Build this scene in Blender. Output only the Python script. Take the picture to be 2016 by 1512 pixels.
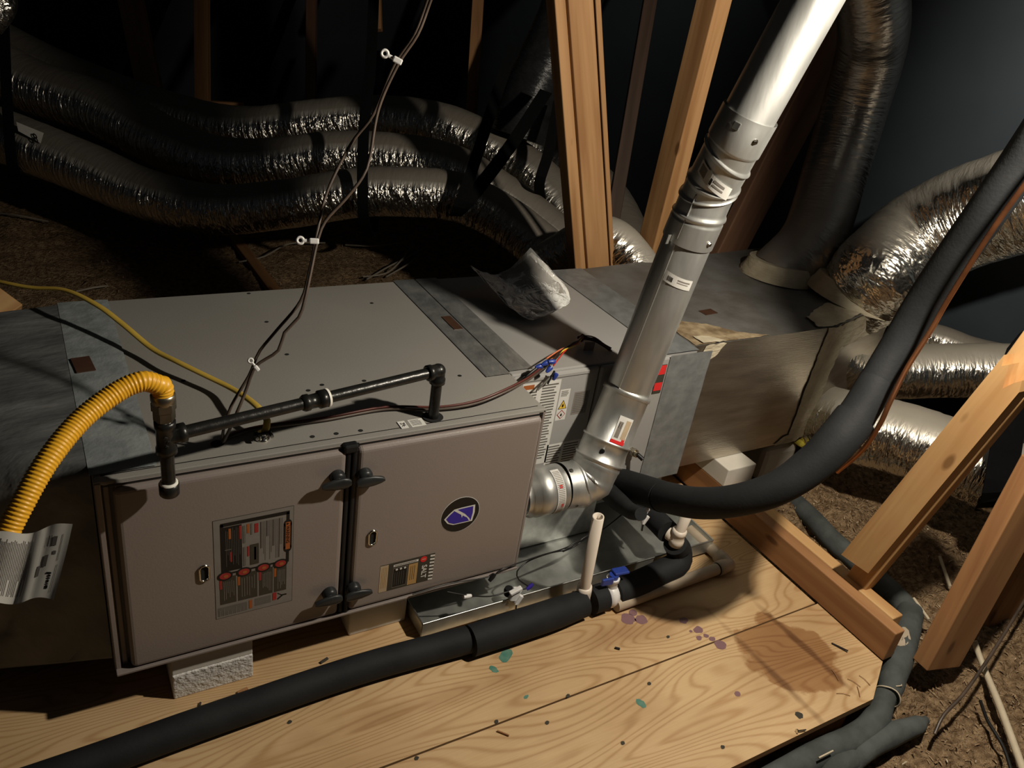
import bpy, bmesh, math, random
from mathutils import Vector, Matrix, noise
random.seed(7)
for o in list(bpy.data.objects):
    bpy.data.objects.remove(o)
SC = bpy.context.scene
COL = SC.collection
V = Vector

# ------------------------------------------------------------------ camera, light, exposure
CAM_LOC = (-0.0409, -1.2184, 1.2964)
CAM_ROT = ((0.864721, 0.122957, -0.486969), (-0.481491, 0.478825, -0.734093), (0.142912, 0.869257, 0.473253))
FOCAL_PX = 1616.76

cam_data = bpy.data.cameras.new('camera')
cam_data.sensor_fit = 'HORIZONTAL'
cam_data.sensor_width = 36.0
cam_data.lens = 36.0 * FOCAL_PX / 2016.0
cam_data.clip_start = 0.02
cam_data.clip_end = 60
cam = bpy.data.objects.new('camera', cam_data)
COL.objects.link(cam)
m4 = Matrix(CAM_ROT).to_4x4()
m4.translation = V(CAM_LOC)
cam.matrix_world = m4
SC.camera = cam

world = bpy.data.worlds.new('ambient_fill')
SC.world = world
world.use_nodes = True
world.node_tree.nodes['Background'].inputs[0].default_value = (0.55, 0.6, 0.7, 1)
world.node_tree.nodes['Background'].inputs[1].default_value = 0.009  # faint ambient fill added to lift the shadows

LAMP = V((1.305, -0.642, 1.381))
lamp_data = bpy.data.lights.new('work_bulb', 'POINT')
lamp_data.energy = 88
lamp_data.color = (1.0, 0.90, 0.745)
lamp_data.shadow_soft_size = 0.028
lamp = bpy.data.objects.new('work_bulb', lamp_data)
lamp.location = LAMP
COL.objects.link(lamp)

SC.view_settings.view_transform = 'Standard'
SC.view_settings.look = 'None'
SC.view_settings.exposure = 0.0
SC.view_settings.gamma = 1.0
SC.view_settings.use_curve_mapping = False

# ------------------------------------------------------------------ materials
def nodes_of(m):
    m.use_nodes = True
    return m.node_tree.nodes, m.node_tree.links

def mat(name, c1, c2=None, scale=8.0, stretch=(1, 1, 1), rough=0.6, metal=0.0, bump=0.0, bscale=None,
        bstretch=None, uv=False, lo=0.35, hi=0.65, detail=4, rvar=0.0, spec=0.5, coat=0.0, bdist=0.01):
    m = bpy.data.materials.new(name)
    n, l = nodes_of(m)
    p = n['Principled BSDF']
    p.inputs['Roughness'].default_value = rough
    p.inputs['Metallic'].default_value = metal
    p.inputs['Specular IOR Level'].default_value = spec
    p.inputs['Coat Weight'].default_value = coat
    tc = n.new('ShaderNodeTexCoord')
    src = tc.outputs['UV' if uv else 'Object']
    mp = n.new('ShaderNodeMapping')
    mp.inputs['Scale'].default_value = stretch
    l.new(src, mp.inputs[0])
    nt = n.new('ShaderNodeTexNoise')
    nt.inputs['Scale'].default_value = scale
    nt.inputs['Detail'].default_value = detail
    l.new(mp.outputs[0], nt.inputs['Vector'])
    if c2 is None:
        c2 = tuple(v * 0.85 for v in c1)
    r = n.new('ShaderNodeValToRGB')
    r.color_ramp.elements[0].position = lo
    r.color_ramp.elements[1].position = hi
    r.color_ramp.elements[0].color = (*c2, 1)
    r.color_ramp.elements[1].color = (*c1, 1)
    l.new(nt.outputs['Fac'], r.inputs[0])
    l.new(r.outputs[0], p.inputs['Base Color'])
    if rvar:
        mr = n.new('ShaderNodeMapRange')
        mr.inputs['To Min'].default_value = rough - rvar
        mr.inputs['To Max'].default_value = rough + rvar
        l.new(nt.outputs['Fac'], mr.inputs['Value'])
        l.new(mr.outputs[0], p.inputs['Roughness'])
    if bump:
        mp2 = n.new('ShaderNodeMapping')
        mp2.inputs['Scale'].default_value = bstretch or stretch
        l.new(src, mp2.inputs[0])
        nb = n.new('ShaderNodeTexNoise')
        nb.inputs['Scale'].default_value = bscale or scale
        nb.inputs['Detail'].default_value = 4
        l.new(mp2.outputs[0], nb.inputs['Vector'])
        b = n.new('ShaderNodeBump')
        b.inputs['Strength'].default_value = bump
        b.inputs['Distance'].default_value = bdist
        l.new(nb.outputs['Fac'], b.inputs['Height'])
        l.new(b.outputs[0], p.inputs['Normal'])
    return m

def foil_mat(name, dust=(0.14, 0.117, 0.09), tint=(0.72, 0.69, 0.63), dust_lo=0.40, dust_hi=0.68, rough=0.27, dmax=0.9, bstr=1.5):
    """crinkled foil jacket; dust has settled on what faces up"""
    m = bpy.data.materials.new(name)
    n, l = nodes_of(m)
    p = n['Principled BSDF']
    tc = n.new('ShaderNodeTexCoord')
    def nz(sc, st, det):
        mp = n.new('ShaderNodeMapping')
        mp.inputs['Scale'].default_value = st
        l.new(tc.outputs['UV'], mp.inputs[0])
        t = n.new('ShaderNodeTexNoise')
        t.inputs['Scale'].default_value = sc
        t.inputs['Detail'].default_value = det
        t.inputs['Distortion'].default_value = 0.4
        l.new(mp.outputs[0], t.inputs['Vector'])
        return t
    a = nz(8, (1.0, 4.5, 1), 3)
    b = nz(30, (1, 3.0, 1), 2)
    add = n.new('ShaderNodeMath')
    add.operation = 'MULTIPLY_ADD'
    l.new(b.outputs['Fac'], add.inputs[0])
    add.inputs[1].default_value = 0.35
    l.new(a.outputs['Fac'], add.inputs[2])
    bp = n.new('ShaderNodeBump')
    bp.inputs['Distance'].default_value = 0.02
    l.new(add.outputs[0], bp.inputs['Height'])
    l.new(bp.outputs[0], p.inputs['Normal'])
    g = n.new('ShaderNodeNewGeometry')
    s = n.new('ShaderNodeSeparateXYZ')
    l.new(g.outputs['Normal'], s.inputs[0])
    mr = n.new('ShaderNodeMapRange')
    mr.inputs['From Min'].default_value = dust_lo
    mr.inputs['From Max'].default_value = dust_hi
    mr.inputs['To Max'].default_value = dmax
    l.new(s.outputs['Z'], mr.inputs['Value'])
    mx = n.new('ShaderNodeMix')
    mx.data_type = 'RGBA'
    l.new(mr.outputs[0], mx.inputs[0])
    mx.inputs[6].default_value = (*tint, 1)
    mx.inputs[7].default_value = (*dust, 1)
    l.new(mx.outputs[2], p.inputs['Base Color'])
    inv = n.new('ShaderNodeMath')
    inv.operation = 'SUBTRACT'
    inv.inputs[0].default_value = 1.0
    bs = n.new('ShaderNodeMath')
    bs.operation = 'MULTIPLY'
    l.new(inv.outputs[0], bs.inputs[0])
    bs.inputs[1].default_value = bstr
    l.new(bs.outputs[0], bp.inputs['Strength'])
    l.new(mr.outputs[0], inv.inputs[1])
    l.new(inv.outputs[0], p.inputs['Metallic'])
    r2 = n.new('ShaderNodeMapRange')
    r2.inputs['To Min'].default_value = rough
    r2.inputs['To Max'].default_value = 0.75
    l.new(mr.outputs[0], r2.inputs['Value'])
    l.new(r2.outputs[0], p.inputs['Roughness'])
    return m

def wood_mat(name, light, dark, knots=True, grain=1.0):
    """softwood: grain runs along the object's local Z"""
    m = bpy.data.materials.new(name)
    n, l = nodes_of(m)
    p = n['Principled BSDF']
    p.inputs['Roughness'].default_value = 0.62
    p.inputs['Specular IOR Level'].default_value = 0.3
    tc = n.new('ShaderNodeTexCoord')
    oi = n.new('ShaderNodeObjectInfo')
    off = n.new('ShaderNodeVectorMath')
    off.operation = 'MULTIPLY_ADD'
    l.new(oi.outputs['Random'], off.inputs[0])
    off.inputs[1].default_value = (7.3, 3.1, 5.7)
    l.new(tc.outputs['Object'], off.inputs[2])
    mp = n.new('ShaderNodeMapping')
    mp.inputs['Scale'].default_value = (26, 26, 1.6)
    l.new(off.outputs[0], mp.inputs[0])
    t = n.new('ShaderNodeTexNoise')
    t.inputs['Scale'].default_value = 1.0
    t.inputs['Detail'].default_value = 5
    t.inputs['Distortion'].default_value = 0.6
    l.new(mp.outputs[0], t.inputs['Vector'])
    r = n.new('ShaderNodeValToRGB')
    r.color_ramp.elements[0].position = 0.32
    r.color_ramp.elements[1].position = 0.62
    r.color_ramp.elements[0].color = (*dark, 1)
    r.color_ramp.elements[1].color = (*light, 1)
    l.new(t.outputs['Fac'], r.inputs[0])
    colour = r.outputs[0]
    if knots:
        mk = n.new('ShaderNodeMapping')
        mk.inputs['Scale'].default_value = (11, 11, 4.5)
        l.new(off.outputs[0], mk.inputs[0])
        vo = n.new('ShaderNodeTexVoronoi')
        vo.inputs['Scale'].default_value = 1.0
        l.new(mk.outputs[0], vo.inputs['Vector'])
        mr = n.new('ShaderNodeMapRange')
        mr.inputs['From Min'].default_value = 0.07
        mr.inputs['From Max'].default_value = 0.13
        mr.inputs['To Min'].default_value = 0.75
        mr.inputs['To Max'].default_value = 0.0
        l.new(vo.outputs['Distance'], mr.inputs['Value'])
        mx = n.new('ShaderNodeMix')
        mx.data_type = 'RGBA'
        l.new(mr.outputs[0], mx.inputs[0])
        l.new(colour, mx.inputs[6])
        mx.inputs[7].default_value = (dark[0] * 0.35, dark[1] * 0.28, dark[2] * 0.22, 1)
        colour = mx.outputs[2]
    l.new(colour, p.inputs['Base Color'])
    b = n.new('ShaderNodeBump')
    b.inputs['Strength'].default_value = 0.25
    b.inputs['Distance'].default_value = 0.003
    l.new(t.outputs['Fac'], b.inputs['Height'])
    l.new(b.outputs[0], p.inputs['Normal'])
    return m

def plywood_mat(name):
    """rotary-cut plywood: cathedral grain along X, with an old water stain"""
    m = bpy.data.materials.new(name)
    n, l = nodes_of(m)
    p = n['Principled BSDF']
    p.inputs['Roughness'].default_value = 0.55
    p.inputs['Specular IOR Level'].default_value = 0.35
    tc = n.new('ShaderNodeTexCoord')
    def nz(sc, st, det, dist=0.0):
        mp = n.new('ShaderNodeMapping')
        mp.inputs['Scale'].default_value = st
        l.new(tc.outputs['Object'], mp.inputs[0])
        t = n.new('ShaderNodeTexNoise')
        t.inputs['Scale'].default_value = sc
        t.inputs['Detail'].default_value = det
        t.inputs['Distortion'].default_value = dist
        l.new(mp.outputs[0], t.inputs['Vector'])
        return t.outputs['Fac']
    def math_(op, a, b=None, c=None):
        k = n.new('ShaderNodeMath')
        k.operation = op
        for i, v in enumerate((a, b, c)):
            if v is None:
                continue
            if isinstance(v, (int, float)):
                k.inputs[i].default_value = v
            else:
                l.new(v, k.inputs[i])
        return k.outputs[0]
    h = nz(1.0, (1.1, 5.5, 1), 1.2, 0.3)
    ph = math_('MULTIPLY', h, 240.0)
    sn = math_('MULTIPLY_ADD', math_('SINE', ph), 0.5, 0.5)
    sn = math_('POWER', sn, 4.0)
    fine = nz(1.0, (9, 260, 1), 3)
    f = math_('ADD', math_('MULTIPLY', sn, 0.62), math_('MULTIPLY', fine, 0.5))
    r = n.new('ShaderNodeValToRGB')
    e = r.color_ramp.elements
    e[0].position = 0.15
    e[0].color = (0.58, 0.405, 0.22, 1)
    e[1].position = 0.95
    e[1].color = (0.43, 0.265, 0.125, 1)
    l.new(f, r.inputs[0])
    blot = nz(1.0, (2.2, 3.2, 1), 4)
    mx = n.new('ShaderNodeMix')
    mx.data_type = 'RGBA'
    mx.blend_type = 'MULTIPLY'
    br = n.new('ShaderNodeValToRGB')
    br.color_ramp.elements[0].position = 0.33
    br.color_ramp.elements[1].position = 0.6
    br.color_ramp.elements[0].color = (0.72, 0.66, 0.6, 1)
    br.color_ramp.elements[1].color = (1, 1, 1, 1)
    l.new(blot, br.inputs[0])
    mx.inputs[0].default_value = 1.0
    l.new(r.outputs[0], mx.inputs[6])
    l.new(br.outputs[0], mx.inputs[7])
    # water stain, an irregular dried puddle with a darker streak
    def patch(cx, cy, rx, ry, ang, wob, soft, col, amt, prev):
        mp = n.new('ShaderNodeMapping')
        mp.vector_type = 'TEXTURE'
        mp.inputs['Location'].default_value = (cx, cy, 0)
        mp.inputs['Rotation'].default_value = (0, 0, ang)
        mp.inputs['Scale'].default_value = (rx, ry, 1)
        l.new(tc.outputs['Object'], mp.inputs[0])
        sx = n.new('ShaderNodeSeparateXYZ')
        l.new(mp.outputs[0], sx.inputs[0])
        d = math_('SQRT', math_('ADD', math_('MULTIPLY', sx.outputs[0], sx.outputs[0]), math_('MULTIPLY', sx.outputs[1], sx.outputs[1])))
        w = math_('MULTIPLY', math_('SUBTRACT', nz(1.0, (14, 14, 1), 5), 0.5), wob)
        d = math_('ADD', d, w)
        mr = n.new('ShaderNodeMapRange')
        mr.inputs['From Min'].default_value = 1.0 - soft
        mr.inputs['From Max'].default_value = 1.0
        mr.inputs['To Min'].default_value = amt
        mr.inputs['To Max'].default_value = 0.0
        l.new(d, mr.inputs['Value'])
        k = n.new('ShaderNodeMix')
        k.data_type = 'RGBA'
        k.blend_type = 'MULTIPLY'
        l.new(mr.outputs[0], k.inputs[0])
        l.new(prev, k.inputs[6])
        k.inputs[7].default_value = (*col, 1)
        return k.outputs[2]
    c = mx.outputs[2]
    c = patch(1.415, -0.40, 0.12, 0.13, 0.35, 1.0, 0.10, (0.56, 0.42, 0.31), 0.9, c)
    c = patch(1.475, -0.395, 0.014, 0.17, 0.04, 1.3, 0.6, (0.42, 0.34, 0.29), 0.85, c)
    c = patch(1.335, -0.43, 0.014, 0.20, 0.04, 1.4, 0.7, (0.45, 0.38, 0.34), 0.85, c)
    c = patch(1.14, -0.20, 0.24, 0.05, -0.05, 1.4, 0.7, (0.62, 0.52, 0.46), 0.7, c)
    c = patch(0.55, -0.20, 0.35, 0.03, -0.02, 1.6, 0.8, (0.75, 0.68, 0.62), 0.6, c)
    l.new(c, p.inputs['Base Color'])
    b = n.new('ShaderNodeBump')
    b.inputs['Strength'].default_value = 0.2
    b.inputs['Distance'].default_value = 0.002
    l.new(f, b.inputs['Height'])
    l.new(b.outputs[0], p.inputs['Normal'])
    return m

def flat(name, c, rough=0.5, metal=0.0):
    return mat(name, c, tuple(v * 0.93 for v in c), scale=60, rough=rough, metal=metal)

M = {}
M['door'] = mat('taupe_enamel', (0.215, 0.183, 0.168), (0.205, 0.174, 0.16), scale=3, rough=0.36, bump=0.04, bscale=260)
M['casing'] = mat('grey_enamel', (0.255, 0.245, 0.225), (0.24, 0.23, 0.212), scale=4, rough=0.45, bump=0.04, bscale=220)
M['casing_front'] = M['door']
M['coil_paint'] = mat('light_grey_enamel', (0.30, 0.295, 0.285), (0.28, 0.275, 0.265), scale=5, rough=0.42, bump=0.03, bscale=200)
M['galv'] = mat('galvanised_sheet', (0.50, 0.51, 0.49), (0.40, 0.41, 0.395), scale=38, detail=2, rough=0.34, metal=0.95, rvar=0.08, bump=0.05, bscale=30)
M['galv_bright'] = mat('bright_galvanised', (0.66, 0.67, 0.65), (0.52, 0.53, 0.515), scale=45, detail=2, rough=0.45, metal=0.75, rvar=0.06, bump=0.05, bscale=30)
M['galv_pan'] = mat('pan_sheet', (0.62, 0.64, 0.61), (0.50, 0.52, 0.50), scale=30, detail=2, rough=0.36, metal=0.85, rvar=0.08, bump=0.06, bscale=14)
M['galv_pipe'] = mat('vent_pipe_steel', (0.58, 0.585, 0.565), (0.46, 0.465, 0.45), scale=26, stretch=(1, 1, 0.25), detail=3, rough=0.43, metal=0.85, rvar=0.08, bump=0.06, bscale=40)
M['tape'] = mat('foil_tape', (0.42, 0.43, 0.42), (0.28, 0.29, 0.29), scale=22, rough=0.42, metal=0.75, bump=0.35, bscale=45, bstretch=(1, 0.5, 1))
M['tape_coil'] = mat('coil_foil_tape', (0.27, 0.285, 0.29), (0.2, 0.212, 0.216), scale=30, rough=0.5, metal=0.45, bump=0.2, bscale=40)
M['tape_grey'] = mat('grey_foil_tape', (0.265, 0.29, 0.295), (0.19, 0.21, 0.215), scale=24, rough=0.6, metal=0.1, bump=0.3, bscale=40)
M['wrap'] = mat('return_wrap', (0.21, 0.215, 0.21), (0.10, 0.105, 0.108), scale=5, stretch=(1, 2.5, 1), rough=0.6, metal=0.35, bump=0.5, bscale=9, bdist=0.02)
M['board'] = mat('duct_board_foil', (0.62, 0.575, 0.50), (0.46, 0.42, 0.36), scale=6, stretch=(1, 1, 5), rough=0.3, metal=0.95, bump=0.12, bscale=120, bstretch=(0.2, 0.2, 3), rvar=0.06)
M['board_top'] = mat('duct_board_foil_top', (0.22, 0.215, 0.205), (0.15, 0.14, 0.125), scale=9, rough=0.55, metal=0.45, bump=0.15, bscale=60)  # top face foil is darker, rougher and less metallic than the sides
M['mastic'] = mat('cream_mastic', (0.56, 0.50, 0.37), (0.40, 0.34, 0.235), scale=14, rough=0.75, bump=0.5, bscale=30, bstretch=(1, 1, 3))
M['mastic_brown'] = mat('browned_sealant', (0.36, 0.28, 0.17), (0.16, 0.11, 0.06), scale=28, rough=0.7, bump=0.4, bscale=40)
M['foil'] = foil_mat('foil_jacket')
M['foil_clean'] = foil_mat('foil_jacket_clean', dust=(0.30, 0.27, 0.22), tint=(0.72, 0.68, 0.6), dust_lo=0.45, dust_hi=0.9, rough=0.22, dmax=0.92, bstr=0.8)
M['black_jacket'] = mat('black_plastic_jacket', (0.02, 0.02, 0.022), (0.012, 0.012, 0.013), scale=20, rough=0.3, bump=0.6, bscale=20, bstretch=(1, 5, 1), uv=True)
M['strap'] = mat('black_webbing', (0.004, 0.004, 0.0045), rough=0.9, scale=80, spec=0.08)
M['wood'] = wood_mat('pine_lumber', (0.53, 0.325, 0.145), (0.40, 0.215, 0.085))
M['wood_dk'] = wood_mat('aged_pine_lumber', (0.34, 0.175, 0.075), (0.24, 0.112, 0.046))
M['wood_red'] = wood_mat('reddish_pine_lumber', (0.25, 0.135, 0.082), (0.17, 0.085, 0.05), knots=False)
M['ply'] = plywood_mat('plywood')
M['ply_edge'] = mat('plywood_edge', (0.38, 0.22, 0.09), (0.2, 0.1, 0.04), scale=4, stretch=(2, 2, 220), rough=0.8)
M['foam'] = mat('black_foam_rubber', (0.017, 0.018, 0.0195), (0.012, 0.013, 0.0145), scale=14, rough=0.7, bump=0.06, bscale=160, spec=0.18)
M['foam_dusty'] = mat('dusty_foam_rubber', (0.085, 0.094, 0.092), (0.055, 0.062, 0.06), scale=18, rough=0.8, bump=0.15, bscale=80, spec=0.2)
M['iron'] = mat('black_iron', (0.022, 0.021, 0.02), (0.013, 0.013, 0.012), scale=30, rough=0.32, metal=0.35, bump=0.12, bscale=60)
M['brass'] = mat('dull_nickel', (0.34, 0.31, 0.25), (0.24, 0.21, 0.16), scale=30, rough=0.34, metal=0.95)
M['dope'] = flat('white_pipe_dope', (0.72, 0.70, 0.64), 0.6)
M['csst'] = mat('yellow_jacket', (0.80, 0.42, 0.022), (0.72, 0.36, 0.016), scale=10, rough=0.4)
M['nm'] = mat('yellow_cable_jacket', (0.55, 0.38, 0.065), (0.46, 0.31, 0.05), scale=12, rough=0.45)
M['brown_wire'] = mat('brown_wire', (0.085, 0.06, 0.045), (0.05, 0.035, 0.026), scale=20, rough=0.4)
M['black_wire'] = flat('black_wire', (0.008, 0.008, 0.008), 0.4)
M['pale_wire'] = flat('pale_wire', (0.22, 0.19, 0.15), 0.6)
M['pvc'] = mat('pvc', (0.68, 0.61, 0.53), (0.60, 0.53, 0.45), scale=6, rough=0.4)
M['pvc_old'] = mat('aged_pvc', (0.46, 0.38, 0.29), (0.36, 0.29, 0.21), scale=9, rough=0.5)
M['white'] = flat('white_plastic', (0.74, 0.73, 0.72), 0.4)
M['blue'] = flat('blue_plastic', (0.02, 0.045, 0.26), 0.35)
M['purple'] = flat('purple_primer', (0.20, 0.105, 0.115), 0.6)
M['teal'] = mat('teal_glue', (0.06, 0.18, 0.14), (0.11, 0.22, 0.165), scale=70, rough=0.4)
M['hole'] = flat('hole_black', (0.004, 0.004, 0.004), 0.9)
M['knob'] = mat('dark_knob_plastic', (0.022, 0.024, 0.025), (0.015, 0.016, 0.017), scale=20, rough=0.36)
M['gasket'] = mat('black_gasket', (0.010, 0.010, 0.011), rough=0.5, scale=30)
M['chrome'] = mat('chrome_ring', (0.62, 0.6, 0.55), rough=0.18, metal=1.0, scale=20)
M['styro'] = mat('white_styrofoam', (0.66, 0.645, 0.62), (0.58, 0.56, 0.53), scale=90, rough=0.85, bump=0.6, bscale=110)
M['styro_s'] = mat('smooth_styrofoam', (0.60, 0.57, 0.51), (0.56, 0.53, 0.47), scale=20, rough=0.7)
M['paper'] = mat('white_paper', (0.68, 0.66, 0.61), (0.62, 0.60, 0.55), scale=12, rough=0.7)
M['label'] = flat('label_white', (0.60, 0.59, 0.56), 0.5)
M['label_dim'] = flat('label_grey', (0.205, 0.187, 0.17), 0.5)
M['lab_dark'] = flat('print_black', (0.018, 0.015, 0.013), 0.5)
M['lab_panel'] = flat('print_dark_panel', (0.05, 0.045, 0.035), 0.5)
M['lab_grey'] = flat('print_grey', (0.13, 0.122, 0.11), 0.5)
M['lab_line'] = flat('print_light_line', (0.2, 0.18, 0.16), 0.5)
M['lab_orange'] = flat('print_orange', (0.33, 0.10, 0.03), 0.5)
M['lab_red'] = flat('print_red', (0.30, 0.035, 0.03), 0.5)
M['lab_bright_red'] = flat('print_bright_red', (0.62, 0.03, 0.03), 0.5)
M['lab_yellow'] = flat('print_yellow', (0.72, 0.47, 0.05), 0.5)
M['lab_cream'] = flat('print_cream', (0.42, 0.33, 0.22), 0.5)
M['lab_tan'] = flat('print_tan', (0.40, 0.25, 0.10), 0.5)
M['lab_blue'] = flat('print_blue', (0.045, 0.028, 0.28), 0.45)
M['sticker_brown'] = mat('brown_sticker', (0.07, 0.035, 0.022), rough=0.3, scale=40)
M['copper'] = mat('copper_tube', (0.42, 0.17, 0.07), (0.22, 0.09, 0.045), scale=14, rough=0.38, metal=0.9)
M['insul'] = mat('loose_fill_insulation', (0.40, 0.275, 0.16), (0.15, 0.092, 0.05), scale=55, rough=0.95, bump=1.0, bscale=150, detail=8, bdist=0.02, spec=0.1)
M['shred'] = mat('insulation_shreds', (0.42, 0.30, 0.18), (0.16, 0.10, 0.055), scale=90, rough=0.9, spec=0.15)
M['straw'] = flat('pale_straw', (0.55, 0.47, 0.34), 0.6)
M['roof'] = mat('dark_roof_underlay', (0.035, 0.042, 0.05), (0.025, 0.03, 0.037), scale=2.5, rough=0.75, bump=0.1, bscale=14)
M['roof_glow'] = mat('roof_underlay_glow_tint', (0.072, 0.088, 0.108), (0.06, 0.074, 0.092), scale=2.5, rough=0.85, bump=0.08, bscale=14, spec=0.2)  # roof underlay made lighter and bluer, lamp glow painted into its colour
M['orange_wire'] = flat('orange_wire', (0.70, 0.20, 0.09), 0.4)
M['yellow_wire'] = flat('yellow_wire', (0.75, 0.55, 0.06), 0.4)
M['red_wire'] = flat('red_wire', (0.55, 0.03, 0.02), 0.4)
M['dark_red_wire'] = flat('dark_red_wire', (0.09, 0.02, 0.014), 0.4)
M['yellow_foam'] = flat('yellow_fibre', (0.62, 0.52, 0.06), 0.9)

def plastic_film(name):
    m = bpy.data.materials.new(name)
    n, l = nodes_of(m)
    out = n['Material Output']
    p = n['Principled BSDF']
    p.inputs['Base Color'].default_value = (0.7, 0.7, 0.68, 1)
    p.inputs['Roughness'].default_value = 0.12
    tr = n.new('ShaderNodeBsdfTransparent')
    mx = n.new('ShaderNodeMixShader')
    fr = n.new('ShaderNodeFresnel')
    fr.inputs['IOR'].default_value = 1.5
    tc = n.new('ShaderNodeTexCoord')
    nt = n.new('ShaderNodeTexNoise')
    nt.inputs['Scale'].default_value = 26
    nt.inputs['Detail'].default_value = 3
    nt.inputs['Distortion'].default_value = 1.2
    l.new(tc.outputs['Object'], nt.inputs['Vector'])
    b = n.new('ShaderNodeBump')
    b.inputs['Strength'].default_value = 0.5
    b.inputs['Distance'].default_value = 0.02
    l.new(nt.outputs['Fac'], b.inputs['Height'])
    l.new(b.outputs[0], p.inputs['Normal'])
    l.new(b.outputs[0], fr.inputs['Normal'])
    ad = n.new('ShaderNodeMath')
    ad.operation = 'ADD'
    ad.use_clamp = True
    l.new(fr.outputs[0], ad.inputs[0])
    ad.inputs[1].default_value = 0.2
    l.new(ad.outputs[0], mx.inputs[0])
    l.new(tr.outputs[0], mx.inputs[1])
    l.new(p.outputs[0], mx.inputs[2])
    l.new(mx.outputs[0], out.inputs['Surface'])
    return m
M['film'] = plastic_film('clear_plastic_film')

for k_, m_ in M.items():
    if k_.startswith('lab') or k_ in ('knob', 'gasket'):
        m_.node_tree.nodes['Principled BSDF'].inputs['Specular IOR Level'].default_value = 0.12 if k_.startswith('lab') else 0.28
M['foil_smooth'] = foil_mat('smooth_foil_jacket', dust=(0.16, 0.14, 0.12), tint=(0.40, 0.375, 0.345), dust_lo=0.2, dust_hi=0.9, rough=0.33, dmax=0.8, bstr=0.3)
M['wood_far'] = wood_mat('dimmed_lumber', (0.085, 0.05, 0.034), (0.05, 0.028, 0.018), knots=False)  # lumber colour darkened, the far stud's dimness is painted in
M['wood_mid'] = wood_mat('weathered_pine_lumber', (0.40, 0.225, 0.10), (0.27, 0.135, 0.052))

# ------------------------------------------------------------------ mesh helpers
def frame_from(z, x=None):
    z = V(z).normalized()
    if x is None or abs(V(x).normalized().dot(z)) > 0.98:
        x = V((0, 0, 1)) if abs(z.z) < 0.9 else V((1, 0, 0))
    x = (V(x) - z * V(x).dot(z)).normalized()
    return Matrix((x, z.cross(x), z)).transposed()

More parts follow.
